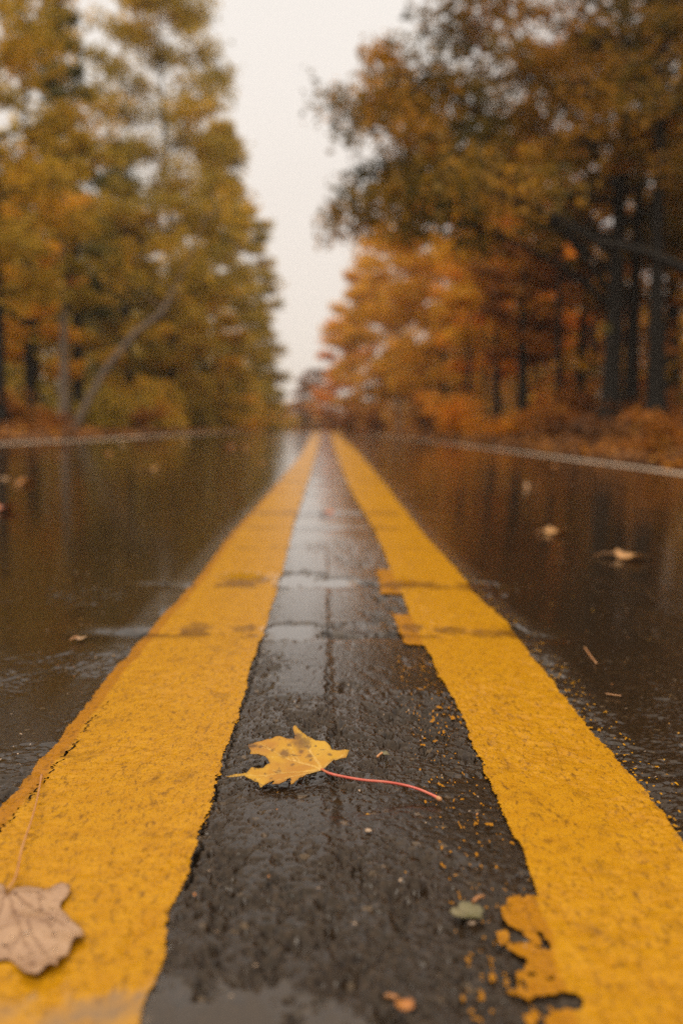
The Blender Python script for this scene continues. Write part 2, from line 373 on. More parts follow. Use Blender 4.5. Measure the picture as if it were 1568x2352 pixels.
def paint_cover(X, d, h):
    """how thickly each stripe covers X, d; old paint; dirt"""
    pits = smooth(0.60, 0.72, fbm(X * 120, d * 80, 101, 3)) * smooth(1.5, 0.8, d) * 0.5
    blur = 0.0042 + 0.001 * np.clip(d - 1, 0, 6)
    lo, li, ri, ro = (edge_w(k, X, d) for k in ('lo', 'li', 'ri', 'ro'))
    left = np.minimum(X - lo, li - X)
    cl = np.clip(0.5 + left / (2 * blur), 0, 1) - pits * 0.3
    right = np.minimum(X - ri, ro - X)
    ext = np.full_like(X, -1.0)
    def block(y0, y1, x0, x1):
        xa, da = ground(x0, y1); xb, db = ground(x1, y0)
        wob = 0.012 * (fbm(X * 60, d * 40, 111) - 0.5) + 0.006 * (fbm(X * 250, d * 150, 112) - 0.5)
        return np.minimum(np.minimum(X - np.interp(d, [da, db], [xa, xb]) + wob, d - da + wob), np.minimum(db - d + wob, ro - X))
    b1 = block(1308, 1364, 874, 866); b2 = block(1412, 1482, 931, 903)
    b3 = block(2062, 2420, 1200, 1128)
    cr_ = np.clip(0.5 + np.maximum(right, np.maximum(b1, b2)) / (2 * blur), 0, 1)
    sp = fbm(X * 95, d * 70, 121, 3)
    o3 = np.clip(0.5 + b3 / (2 * blur), 0, 1) * smooth(0.80, 0.62, sp + 0.28 * (1 - smooth(0.0, 0.02, right + 0.03)))
    # flecks of paint left of the right stripe and right of it
    fl = fbm(X * 380, d * 160, 131, 2); near = np.clip(1 + right / 0.06, 0, 1) * (X < ri + 0.002)
    patch = smooth(0.42, 0.60, fbm(X * 16, d * 9, 133, 2))
    flecks = smooth(0.75, 0.80, fl + 0.13 * near * patch - 0.03) * (near > 0)
    near2 = np.clip(1 + right / 0.035, 0, 1) * (X > ro - 0.002)
    flecks2 = smooth(0.76, 0.82, fl + 0.04 * near2) * (near2 > 0)
    cr2 = np.maximum.reduce([cr_ - pits * 0.35, o3, flecks * 0.9, flecks2 * 0.9])
    hole = smooth(0.1, 0.3, gquad(1285, 2300, 80, 22, X, d, 141))
    cr2 = cr2 * (1 - hole)
    oldl = smooth(0.017, 0.013, X - lo) * smooth(0.45, 0.6, d) * 0.85
    oldr = np.maximum(smooth(0.001, -0.003, X - ri), 0) * 0.75
    dirt = np.zeros_like(X)
    for gd, gw, ga in GROOVES:
        q = np.exp(-((d - gd) / gw) ** 2)
        dirt = np.maximum(dirt, ga * q * smooth(0.44, 0.56, fbm(X * 26, d * 20, 151, 3)) * 1.7)
    if h is not None:
        for i, q in enumerate(SMUDGES): dirt = np.maximum(dirt, smooth(-0.2, 0.45, gquad(*q, X, d, 160 + i)) * (0.55 + 0.9 * (fbm(X * 130, d * 80, 157, 3) - 0.2)))
    dirt = np.maximum(dirt, smooth(0.66, 0.82, fbm(X * 42, d * 30, 155, 3)) * 0.3)
    return cl, cr2, np.clip(oldl, 0, 1), oldr, np.clip(dirt, 0, 1)

def grid_faces(nr, nc):
    i = np.arange(nr - 1)[:, None] * nc + np.arange(nc - 1)[None, :]
    return np.stack([i, i + 1, i + nc + 1, i + nc], -1).reshape(-1, 4)

rows = [PD0]
while rows[-1] < PD1:
    d_ = rows[-1]; rows.append(d_ + max(0.0010, 0.0013 * (d_ / 0.8) ** 2))
rows = np.array(rows[:-1] + [PD1]); cols = np.array(list(np.arange(PX0, -0.13, 0.0020)) + list(np.arange(-0.13, 0.20, 0.00095)) + list(np.arange(0.20, PX1 - 0.001, 0.0020)) + [PX1])
Xn, Dn = np.meshgrid(cols, rows); shp = Xn.shape; Xn = Xn.ravel(); Dn = Dn.ravel()
hN, waterN, filmN, crack_shadeN, sidN, tan_tintN, laneN, crackOnlyN = relief(Xn, Dn)
bordr = smooth(0, 0.05, np.minimum(np.minimum(Xn - PX0, PX1 - Xn), np.minimum(Dn - PD0, PD1 - Dn)))
hN = hN * bordr
Zn = G(Xn, Dn) + hN
Fn = grid_faces(*shp)
# far / side sheet, with the near patch left open
def axis(a, b, step): return list(np.linspace(a, b, max(2, int(abs(b - a) / step) + 1))[:-1])
fx = np.array(axis(ROAD_L, PX0, 0.12) + axis(PX0, PX1, 0.02) + axis(PX1, ROAD_R, 0.12) + [ROAD_R])
fd = [-3.0, -2, -1, 0.0] + [PD0] + axis(PD0, PD1, 0.12)[1:] + [PD1]
while fd[-1] < 14: fd.append(fd[-1] + max(0.03, 0.012 * fd[-1]))
while fd[-1] < 320: fd.append(fd[-1] + 0.05 * fd[-1])
fd = np.array(fd)
Xf, Df = np.meshgrid(fx, fd); shf = Xf.shape; Xf = Xf.ravel(); Df = Df.ravel()
hF = np.zeros_like(Xf)
for gd, gw, ga in GROOVES:
    if gd > PD1:
        q = np.exp(-((Df - gd - 0.03 * (vnoise(Xf * 12, Xf * 0 + gd, 51) - 0.5)) / gw) ** 2)
        hF -= 0.006 * ga * q * smooth(0.45, 0.28, np.abs(Xf)) * (0.4 + vnoise(Xf * 20, Df, 53))
hF += (0.006 * (fbm(Xf * 1.5, Df * 0.8, 57) - 0.5)) * smooth(2.7, 4.0, Df)
q = np.exp(-((Df - 5.9 + 0.25 * (vnoise(Xf * 1.5, Xf * 0, 58) - 0.5)) / 0.10) ** 2) * smooth(-0.3, -0.6, Xf)
hF -= 0.004 * q
Zf = G(Xf, Df) + hF
Ff = grid_faces(*shf)
cX = Xf[Ff].mean(1); cD = Df[Ff].mean(1)
Ff = Ff[~((cX > PX0) & (cX < PX1) & (cD > PD0) & (cD < PD1))]
laneF = np.maximum(smooth(0.0, 0.05, edge('lo', Df) - Xf), smooth(-0.02, 0.05, Xf - edge('ro', Df)))
filmF = np.maximum(laneF * smooth(0.7, 1.8, Df), smooth(1.0, 3.0, Df) * 0.9)
groove_shadeF = np.zeros_like(Xf)
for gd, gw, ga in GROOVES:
    if gd > PD1: groove_shadeF = np.maximum(groove_shadeF, 0.7 * ga * np.exp(-((Df - gd) / gw) ** 2) * smooth(0.35, 0.65, vnoise(Xf * 26, Df * 6, 54)) * (1 - laneF))  # shade of the far grooves, painted as dark colour

z0 = np.zeros_like(Xf)
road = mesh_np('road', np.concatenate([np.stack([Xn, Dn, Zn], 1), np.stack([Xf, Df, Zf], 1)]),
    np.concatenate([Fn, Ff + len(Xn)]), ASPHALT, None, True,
    {'water': np.concatenate([waterN, z0]), 'film': np.concatenate([filmN, filmF]), 'crack': np.concatenate([crack_shadeN, groove_shadeF]), 'stone': np.concatenate([sidN, z0]), 'silt': np.concatenate([tan_tintN, z0]), 'lane': np.concatenate([laneN, laneF])})  # 'crack' carries crack and groove shade, 'silt' the tan tint
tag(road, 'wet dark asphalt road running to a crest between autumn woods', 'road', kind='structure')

# stripes: the near relief carries them, the far sheet continues them
clN, crN, oldlN, oldrN, dirtN = paint_cover(Xn, Dn, hN)
clN = clN * (1 - crackOnlyN); crN = crN * (1 - crackOnlyN * 0.8)
pw = waterN
hs = hN * 0.32 + 0.0004
Zp = np.maximum(G(Xn, Dn) + hs, Zn + 0.0005) + 0.0008 * 1.0
clF, crF, oldlF, oldrF, dirtF = None, None, None, None, None
sx_l = np.linspace(-0.02, 1.02, 15)
def far_stripe(ka, kb):
    dd = fd[fd >= PD1 - 1e-6]; dd = dd[dd < 260]
    fine = [PD1]
    while fine[-1] < 30: fine.append(fine[-1] + 0.012 * fine[-1])
    while fine[-1] < 260: fine.append(fine[-1] + 0.05 * fine[-1])
    dd = np.array(fine)
    a = edge(ka, dd) - 0.012; b = edge(kb, dd) + 0.012
    X = a[:, None] + (b - a)[:, None] * np.linspace(0, 1, 30)[None, :]
    D = np.repeat(dd[:, None], 30, 1)
    return X, D
def far_height(X, D):
    h = np.zeros_like(X)
    for gd, gw, ga in GROOVES:
        if gd > PD1:
            q = np.exp(-((D - gd - 0.03 * (vnoise(X * 12, X * 0 + gd, 51) - 0.5)) / gw) ** 2)
            h -= 0.006 * ga * q * smooth(0.45, 0.28, np.abs(X)) * (0.4 + vnoise(X * 20, D, 53))
    h += (0.006 * (fbm(X * 1.5, D * 0.8, 57) - 0.5)) * smooth(2.7, 4.0, D)
    return h
def stripe(name, label, cN, oldN, ka, kb, which, xlo, xhi):
    keep = (cN > 0.02)[Fn].any(1) & (Xn[Fn].mean(1) > xlo) & (Xn[Fn].mean(1) < xhi)
    F = Fn[keep]; used = np.unique(F); remap = np.full(len(Xn), -1); remap[used] = np.arange(len(used))
    V = np.stack([Xn, Dn, Zp], 1)[used]; F = remap[F]
    X, D = far_stripe(ka, kb); sh = X.shape; X = X.ravel(); D = D.ravel()
    cl, cr2, ol, orr, di = paint_cover(X, D, None)
    c2, o2 = (cl, ol) if which == 'l' else (cr2, orr)
    Z = G(X, D) + far_height(X, D) + 0.0045 + 0.0022 * np.clip(D - 8, 0, 10) / 10
    Z = np.where(D < 2.75, Z - 0.003 * (2.75 - D) / 0.15, Z)
    V2 = np.stack([X, D, Z], 1); F2 = grid_faces(*sh)
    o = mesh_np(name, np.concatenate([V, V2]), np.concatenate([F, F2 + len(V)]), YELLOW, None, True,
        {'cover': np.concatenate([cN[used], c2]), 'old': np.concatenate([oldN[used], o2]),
         'dirt': np.concatenate([dirtN[used], di]), 'water': np.concatenate([pw[used], np.zeros_like(X)]), 'silt': np.concatenate([tan_tintN[used], np.zeros_like(X)])})  # 'silt' carries the tan tint
    return tag(o, label, 'road marking', kind='structure')
stripe('centre_line', 'wide worn yellow centre line with a tan leaf on it', clN, oldlN, 'lo', 'li', 'l', -0.6, 0.02)
stripe('centre_line', 'narrower yellow centre line with a flaking ragged inner edge', crN, oldrN, 'ri', 'ro', 'r', -0.02, 0.69)

def edge_line(name, label, pts, width):
    dd, xx = poly(pts)
    D1 = [4.0]
    while D1[-1] < 75: D1.append(D1[-1] + 0.02 * D1[-1])
    D1 = np.array(D1)
    x0 = np.interp(D1, dd, xx); 
    x0 = np.where(D1 < dd[0], xx[0], x0); print(name, list(zip(dd.round(1), xx.round(2))))
    u = np.linspace(-0.5, 0.5, 9)
    X = x0[:, None] + u[None, :] * (width + 0.02); D = np.repeat(D1[:, None], 9, 1)
    sh = X.shape; c = np.clip(0.5 + (width / 2 - np.abs(u) * (width + 0.02))[None, :] / 0.012 + 0 * X, 0, 1) * (0.85 + 0.3 * fbm(X * 9, D * 3, 7))
    X = X.ravel(); D = D.ravel()
    o = mesh_np(name, np.stack([X, D, G(X, D) + 0.006 + 0.004 * np.clip(D - 8, 0, 20) / 20 + (0.006 * (fbm(X * 1.5, D * 0.8, 57) - 0.5))], 1), grid_faces(*sh), WHITE, None, True,
        {'cover': c.ravel(), 'old': 0.4 * fbm(X * 5, D * 2, 8), 'dirt': smooth(0.55, 0.8, fbm(X * 6, D * 1.5, 9)) * 0.35, 'water': 0 * X, 'silt': 0 * X})
    return tag(o, label, 'road marking', kind='structure')
edge_line('edge_line', 'pale edge line along the far left verge', [(-300, 1040), (0, 1021), (200, 1012), (400, 1001), (570, 991.5)], 0.25)
edge_line('edge_line', 'pale edge line below the leaf strewn right bank', [(1900, 1135), (1568, 1090), (1390, 1066), (1214, 1043), (1050, 1022), (880, 1003)], 0.22)

# terrain
tx = np.array([-400, -200, -100, -60] + list(np.linspace(-40, -6, 18)) + list(np.linspace(-5, ROAD_L - 0.001, 8)) + [ROAD_L + 0.02, -2, 0, 2, ROAD_R - 0.02] + list(np.linspace(ROAD_R + 0.001, 6, 10)) + list(np.linspace(7, 40, 18)) + [60, 100, 200, 400])
td = np.array([-60, -20, -5] + list(np.linspace(0, 80, 110)) + list(np.linspace(84, 320, 40)) + [500, 900, 1500])
TX, TD = np.meshgrid(tx, td); sh = TX.shape; TX = TX.ravel(); TD = TD.ravel()
off = np.maximum(np.clip(ROAD_L - TX, 0, 3), np.clip(TX - ROAD_R, 0, 3)) / 3
TZ = terrain(TX, TD) + off * 0.35 * (fbm(TX * 0.35, TD * 0.35, 5) - 0.5)
tag(mesh_np('ground', np.stack([TX, TD, TZ], 1), grid_faces(*sh), LITTER, None, True), 'leaf strewn forest floor on both sides of the road', 'ground', kind='structure')
def tz(x, d): return float(terrain(np.array([x]), np.array([d]))[0])

# ------------------------------------------------------------------ trees
def tube(pts, rad, n=6):
    pts = [Vector(p) for p in pts]; V = []; F = []
    for i, p in enumerate(pts):
        t = (pts[min(i + 1, len(pts) - 1)] - pts[max(i - 1, 0)]).normalized()
        a = t.cross(Vector((0.31, 0.9, 0.17))).normalized(); b = t.cross(a)
        for k in range(n):
            an = 2 * PI * k / n
            V.append(p + (a * math.cos(an) + b * math.sin(an)) * rad[i])
    for i in range(len(pts) - 1):
        for k in range(n):
            F.append((i * n + k, i * n + (k + 1) % n, (i + 1) * n + (k + 1) % n, (i + 1) * n + k))
    V.append(pts[-1] + (pts[-1] - pts[-2]).normalized() * rad[-1]); t = len(V) - 1; b0 = (len(pts) - 1) * n
    for k in range(0, n, 2): F.append((b0 + k, b0 + (k + 1) % n, b0 + (k + 2) % n, t))
    return V, F
class Tubes:
    def __init__(s): s.V = []; s.F = []
    def add(s, pts, rad, n=6):
        v, f = tube(pts, rad, n); o = len(s.V); s.V += [tuple(p) for p in v]; s.F += [tuple(i + o for i in q) for q in f]
    def build(s, name, mat, parent=None): return mesh_np(name, s.V, s.F, mat, parent, True)
def leaves_mesh(cent, size, rng, aspect=0.62, up=0.35):
    n = len(cent)
    nr = rng.normal(size=(n, 3)); nr[:, 2] += up * 2; nr /= np.linalg.norm(nr, axis=1)[:, None]
    t = rng.normal(size=(n, 3)); t -= (t * nr).sum(1)[:, None] * nr; t /= np.linalg.norm(t, axis=1)[:, None]
    b = np.cross(nr, t); s = (size * rng.uniform(0.6, 1.35, n))[:, None]
    fold = nr * s * 0.14
    V = np.stack([cent - t * s * 0.5, cent + b * s * aspect * 0.5 + fold + t * s * 0.05, cent + t * s * 0.5, cent - b * s * aspect * 0.5 + fold + t * s * 0.05], 1).reshape(-1, 3)
    F = np.arange(n * 4).reshape(-1, 4)
    return V, F
SHAPES = {
 'cone': lambda t: (1 - t) ** 0.75 * (0.55 + 0.45 * min(1, t / 0.12)),
 'round': lambda t: math.sqrt(max(0.02, 1 - (2 * t - 0.85) ** 2 / 1.35)),
 'oval': lambda t: math.sqrt(max(0.03, 1 - (2 * t - 0.95) ** 2 / 1.15)) ,
 'flat': lambda t: 0.75 + 0.35 * math.sin(PI * min(1, t * 1.1)),
}
def build_tree(name, label, cat, x, d, H, R, shape, mat, bark, n_leaf, size, seed, dens=1.6, h0=0.25, trunk_r=0.2, n_limb=22, skew=(0, 0), lean=(0, 0), group=None, aspect=0.62, sigma=0.11, rise=0.35, extra=None, z0=None, top_open=1.0):
    rng = np.random.default_rng(seed); rnd = random.Random(seed)
    base = Vector((x, d, (tz(x, d) if z0 is None else z0) - 0.05))
    n_leaf = int(n_leaf * dens)
    root = empty(name, base, label, cat, group)
    tb = Tubes(); K = 9; ph = rnd.uniform(0, 6)
    def tr(t): return Vector((lean[0] * t * H + 0.02 * H * math.sin(3.1 * t + ph) * t, lean[1] * t * H + 0.02 * H * math.cos(2.7 * t + ph) * t, H * t))
    def trr(t): return trunk_r * (1 - 0.9 * t ** 0.9) * (1 + 0.5 * math.exp(-t * 40))
    tb.add([tr(t) for t in (0, 0.02, 0.08, 0.2, 0.35, 0.5, 0.65, 0.8, 0.9, 0.97)], [trr(t) for t in (0, 0.02, 0.08, 0.2, 0.35, 0.5, 0.65, 0.8, 0.9, 0.97)], 9)
    cl = []
    for i in range(n_limb):
        u = (i + rnd.random()) / n_limb; t = h0 + (0.98 - h0) * u ** 0.92
        az = i * 2.39996 + rnd.uniform(-0.5, 0.5); dx, dy = math.cos(az), math.sin(az)
        Lm = R * SHAPES[shape](u) * rnd.uniform(0.72, 1.12) * (1 + max(-0.6, skew[0] * dx + skew[1] * dy))
        el = rise + 0.5 * u * (shape != 'cone') + rnd.uniform(-0.15, 0.15)
        p0 = tr(t); dv = Vector((dx, dy, 0)); pts = [p0]
        for k in (0.3, 0.6, 1.0):
            z = Lm * (math.tan(el) * k * 0.75 - 0.22 * k * k) + rnd.uniform(-0.05, 0.05) * Lm
            pts.append(p0 + dv * Lm * k + Vector((-dy, dx, 0)) * Lm * rnd.uniform(-0.12, 0.12) + Vector((0, 0, z)))
        r0 = min(trr(t) * 0.62, 0.03 + 0.022 * Lm)
        tb.add(pts, [r0, r0 * 0.7, r0 * 0.45, r0 * 0.18], 5)
        for k in range(5):
            q = rnd.uniform(0.3, 1.0); seg = min(2, int(q * 3)); a = pts[seg].lerp(pts[seg + 1], q * 3 - seg if q < 1 else 1)
            a2 = az + rnd.choice((-1, 1)) * rnd.uniform(0.4, 1.2); l2 = Lm * rnd.uniform(0.18, 0.38)
            b_ = a + Vector((math.cos(a2) * l2, math.sin(a2) * l2, l2 * rnd.uniform(-0.15, 0.6)))
            tb.add([a, a.lerp(b_, 0.55) + Vector((0, 0, 0.05 * l2)), b_], [r0 * 0.32, r0 * 0.22, r0 * 0.08], 4)
            cl.append((b_, 1.0)); cl.append((a.lerp(b_, 0.5), 0.6))
        cl.append((pts[3], 1.0)); cl.append((pts[2], 0.7))
    if extra: extra(tb, cl, rnd)
    P = np.array([tuple(c[0]) for c in cl]); W = np.array([c[1] for c in cl]) * rng.uniform(0.25, 1.6, len(cl)); W /= W.sum()
    idx = rng.choice(len(cl), n_leaf, p=W)
    sg = R * sigma
    cent = P[idx] + np.clip(rng.normal(size=(n_leaf, 3)), -1.7, 1.7) * np.array([sg, sg, sg * 0.62])
    ok = cent[:, 2] > 0.25; cent = cent[ok]
    tb.build('trunk', bark, root)
    V, F = leaves_mesh(cent, size, rng, aspect)
    mesh_np('crown', V, F, mat, root)
    return root

def place(px, d):
    p = at(px, 985, d); return p.x
def top(py, d, x):
    return at(784, py, d).z - tz(x, d)
LW = 'trees lining the left side of the road'
RW = 'trees lining the right side of the road'
def T(px, d, py, R, shape, mat, bark, n, size, seed, label, cat='tree', name='broadleaf_tree', **k):
    x = place(px, d); H = top(py, d, x)
    return build_tree(name, label, cat, x, d, H, R, shape, mat, bark, n, size, seed, **k)

# left side, front to back
T(0, 23, -260, 2.2, 'oval', YGREEN, BARK_D, 5200, 0.17, 1, 'yellow maple with bright clumps at the left end of the wood', group=LW, h0=0.22, n_limb=20, sigma=0.17, trunk_r=0.16)
T(150, 26, 330, 1.6, 'oval', OLIVE, BARK_G, 2600, 0.17, 2, 'straight pale grey trunk with thin olive leaves left of the leaning tree', group=LW, h0=0.4, n_limb=14, trunk_r=0.15)
T(180, 33, -80, 1.6, 'cone', PINE, BARK_D, 6500, 0.22, 3, 'tall thin dark pine rising behind the yellow maple', name='pine_tree', group=LW, h0=0.25, n_limb=34, rise=-0.05, aspect=0.3, trunk_r=0.2)
T(395, 43, -50, 3.0, 'oval', OLIVE, BARK_D, 15500, 0.21, 4, 'tallest olive gold tree rising against the sky on the left side', group=LW, h0=0.10, n_limb=42, sigma=0.13)
T(300, 40, 480, 2.2, 'oval', YGREEN, BARK_D, 5500, 0.2, 5, 'small yellow green tree tucked under the tallest olive tree', group=LW, h0=0.12, n_limb=18)
T(500, 60, 270, 3.8, 'cone', OLIVE, BARK_D, 14000, 0.26, 6, 'broad olive tree just beyond the tallest one, reaching toward the road', group=LW, h0=0.06, n_limb=46, rise=0.1)
T(580, 84, 480, 3.1, 'oval', OLIVE, BARK_D, 10000, 0.3, 7, 'cone shaped olive tree beyond the broad olive tree, before the last dark tree', group=LW, h0=0.04, n_limb=40, rise=0.05)
T(604, 108, 680, 2.4, 'cone', PINE, BARK_D, 6000, 0.34, 8, 'last dark evergreen at the road end of the left wood', name='pine_tree', group=LW, h0=0.04, n_limb=34, rise=-0.05, aspect=0.4)
T(470, 52, 660, 2.2, 'round', YGREEN, BARK_D, 4500, 0.22, 9, 'low yellow tree at the foot of the broad olive tree', group=LW, h0=0.15, n_limb=16)
T(75, 30, 430, 1.8, 'round', GOLD, BARK_D, 3000, 0.19, 10, 'orange yellow young tree at the left end under the yellow maple', group=LW, h0=0.2, n_limb=18)
T(90, 42, 60, 3.2, 'oval', OLIVE, BARK_D, 8000, 0.22, 12, 'tall olive tree standing behind the yellow maple and the young orange yellow tree', group=LW, h0=0.2, n_limb=30)
T(300, 56, 330, 3.4, 'cone', PINE, BARK_D, 10000, 0.26, 13, 'dark evergreen standing behind the tallest olive tree', name='pine_tree', group=LW, h0=0.1, n_limb=40, rise=-0.05, aspect=0.35)
# leaning trunk
def leaning():
    pts = [at(168, 984, 25), at(205, 915, 25), at(245, 845, 25.1), at(310, 765, 25.2), at(375, 715, 25.3), at(405, 650, 25.5), at(440, 590, 25.7), at(470, 500, 26)]
    base = Vector((pts[0].x, pts[0].y, tz(pts[0].x, 25) - 0.05)); pts[0] = base
    root = empty('leaning_tree', base, 'thin pale trunk leaning right over the left verge', 'tree', LW)
    tb = Tubes(); rad = [0.105, 0.095, 0.088, 0.08, 0.07, 0.055, 0.038, 0.018]
    pts = [p - base for p in pts]; tb.add(pts, rad, 8)
    rnd = random.Random(5); rng = np.random.default_rng(5); cl = []
    for k in range(4, 8):
        for _ in range(3):
            e_ = pts[k] + Vector((rnd.uniform(-0.9, 0.9), rnd.uniform(-0.9, 0.9), rnd.uniform(0.1, 0.8)))
            tb.add([pts[k], pts[k].lerp(e_, 0.5) + Vector((0, 0, 0.06)), e_], [0.025, 0.016, 0.006], 4); cl.append(tuple(e_))
    tb.build('trunk', BARK_G, root)
    cl = np.array(cl); cent = cl[rng.integers(0, len(cl), 700)] + rng.normal(size=(700, 3)) * 0.3
    V, F = leaves_mesh(cent, 0.15, rng); mesh_np('crown', V, F, YGREEN, root)
leaning()

# right side, front to back
def limb_of(points, r0, leafy=0.34):
    """a long limb through measuring pixels at given distance, foliage along its outer part"""
    def f(base):
        def g(tb, cl, rnd):
            pts = [at(*p) - base for p in points]; n = len(pts)
            tb.add(pts, [r0 * (1 - 0.85 * i / (n - 1)) for i in range(n)], 7)
            for i in range(int(n * leafy), n - 1):
                for _ in range(6):
                    a = pts[i].lerp(pts[i + 1], rnd.random())
                    e_ = a + Vector((rnd.uniform(-0.7, 0.8), rnd.uniform(-1.0, 1.0), rnd.uniform(-0.45, 0.75)))
                    tb.add([a, a.lerp(e_, 0.5) + Vector((0, 0, 0.08)), e_], [0.03, 0.02, 0.008], 4)
                    cl.append((e_, 1.3)); cl.append((a.lerp(e_, 0.6), 0.7))
        return g
    return f
def oak(px, d, py, label, limbs, seed, **k):
    x = place(px, d); H = top(py, d, x); base = Vector((x, d, tz(x, d) - 0.05))
    fs = [limb_of(*q)(base) for q in limbs]
    def ex(tb, cl, rnd):
        for f in fs: f(tb, cl, rnd)
    return build_tree('oak_tree', label, 'tree', x, d, H, extra=ex, seed=seed, group=RW, **k)
oak(1400, 24, -420, 'big spreading oak whose branches reach out over the right lane', [
      ([(1395, 660, 24), (1300, 540, 23.5), (1180, 440, 23), (1040, 370, 22.5), (900, 310, 22), (810, 290, 22)], 0.10),
      ([(1395, 560, 24), (1250, 390, 23.5), (1110, 260, 23), (990, 190, 23), (910, 180, 22.5)], 0.08),
      ([(1396, 620, 24), (1270, 500, 23.5), (1120, 420, 23), (990, 395, 22.5), (900, 390, 22), (840, 400, 22)], 0.08),
      ([(1396, 580, 24), (1260, 440, 24.5), (1120, 330, 24.5), (1000, 260, 24.5), (900, 250, 24.5), (845, 250, 24.5)], 0.07),
      ([(1398, 700, 24), (1290, 610, 23.5), (1150, 540, 23), (1000, 500, 22), (890, 485, 21.5), (815, 480, 21)], 0.09),
      ([(1400, 400, 24), (1290, 240, 24), (1160, 110, 24), (1060, 40, 24), (1000, 30, 24)], 0.09)], 21,
    R=4.6, shape='round', mat=OAK, bark=BARK_D, n_leaf=30000, dens=1.1, size=0.17, h0=0.3, trunk_r=0.26, n_limb=40, sigma=0.075, skew=(-0.2, 0))
T(1448, 25, -200, 2.6, 'oval', OAK, BARK_D, 5000, 0.17, 22, 'slimmer dark oak standing close beside the big spreading oak', name='oak_tree', group=RW, h0=0.45, n_limb=18, trunk_r=0.22)
oak(1800, 16, -900, 'nearest oak at the right with one long dark limb slanting over the bank', [
      ([(1790, 720, 16), (1680, 660, 16), (1568, 616, 16), (1470, 575, 16), (1370, 555, 16), (1290, 505, 16), (1210, 468, 16.2), (1120, 462, 16.4)], 0.13, 0.8)], 23,
    R=3.4, shape='round', mat=OAK, bark=BARK_D, n_leaf=9000, dens=1.0, size=0.15, h0=0.42, trunk_r=0.3, n_limb=20, skew=(-0.15, 0), sigma=0.11)
T(1140, 37, 380, 2.6, 'oval', GOLD, BARK_D, 6500, 0.2, 24, 'slim dark trunked tree with a golden crown below the oak branches', group=RW, h0=0.3, n_limb=20, trunk_r=0.17)
T(1015, 56, 430, 3.9, 'oval', GOLD, BARK_D, 15000, 0.25, 25, 'large golden tree behind the oak at the right bank', group=RW, h0=0.12, n_limb=32)
T(1230, 46, 330, 3.6, 'oval', AMBER, BARK_D, 9000, 0.24, 26, 'orange gold tree seen between the dark oak trunks and the slim tree', group=RW, h0=0.15, n_limb=28)
T(915, 76, 540, 3.6, 'oval', GOLD, BARK_G, 14000, 0.28, 27, 'golden tree with a pale grey trunk beyond the large golden tree', group=RW, h0=0.16, n_limb=30, trunk_r=0.22)
T(850, 100, 640, 3.9, 'round', GOLD, BARK_D, 14000, 0.32, 28, 'rounded gold tree beyond the pale trunked golden tree', group=RW, h0=0.06, n_limb=32)
T(798, 130, 730, 3.9, 'round', AMBER, BARK_D, 11000, 0.36, 29, 'farthest orange tree beside the right lane at the crest', group=RW, h0=0.04, n_limb=30)
T(722, 185, 850, 3.6, 'round', RUST, BARK_D, 6000, 0.45, 30, 'dark rust tree at the end of the road', h0=0.05, n_limb=30, rise=-0.05, aspect=0.4, z0=float(profile(185)))
T(690, 200, 935, 4.6, 'round', GOLD, BARK_D, 3200, 0.42, 31, 'low yellow tree closing the view where the road ends', h0=0.05, n_limb=20, z0=float(profile(200)))
T(630, 175, 925, 2.6, 'round', GOLD, BARK_D, 2600, 0.4, 35, 'low yellow tree beside the last dark evergreen at the road end', h0=0.05, n_limb=18, z0=float(profile(175)))
T(1330, 34, 120, 3.2, 'oval', RUST, BARK_D, 7000, 0.2, 32, 'rust brown tree standing behind the two dark oak trunks', group=RW, h0=0.2, n_limb=24)
T(1540, 30, 150, 3.2, 'oval', OAK, BARK_D, 8000, 0.19, 33, 'dark crowned oak at the right end behind the long slanting limb', name='oak_tree', group=RW, h0=0.3, n_limb=24, trunk_r=0.3)
T(1200, 33, 560, 1.8, 'oval', RUST, BARK_D, 2500, 0.17, 34, 'short stout dark trunk with rust leaves right of the slim tree', group=RW, h0=0.35, n_limb=14, trunk_r=0.24)
T(1110, 44, 600, 2.0, 'oval', AMBER, BARK_D, 3500, 0.2, 36, 'small orange tree just left of the slim dark trunk', group=RW, h0=0.25, n_limb=16, trunk_r=0.12)

T(1282, 30, 300, 1.5, 'oval', OAK, BARK_D, 2000, 0.18, 37, 'thin dark trunk between the big oak and the stout trunk', group=RW, h0=0.55, n_limb=12, trunk_r=0.13)
T(1505, 22, -100, 1.8, 'oval', OAK, BARK_D, 2200, 0.17, 38, 'thick dark trunk just right of the two close oak trunks', name='oak_tree', group=RW, h0=0.55, n_limb=12, trunk_r=0.24)
T(1072, 42, 420, 1.6, 'oval', GOLD, BARK_D, 2200, 0.2, 39, 'thin dark trunk with a small golden top left of the slim tree', group=RW, h0=0.5, n_limb=12, trunk_r=0.12)
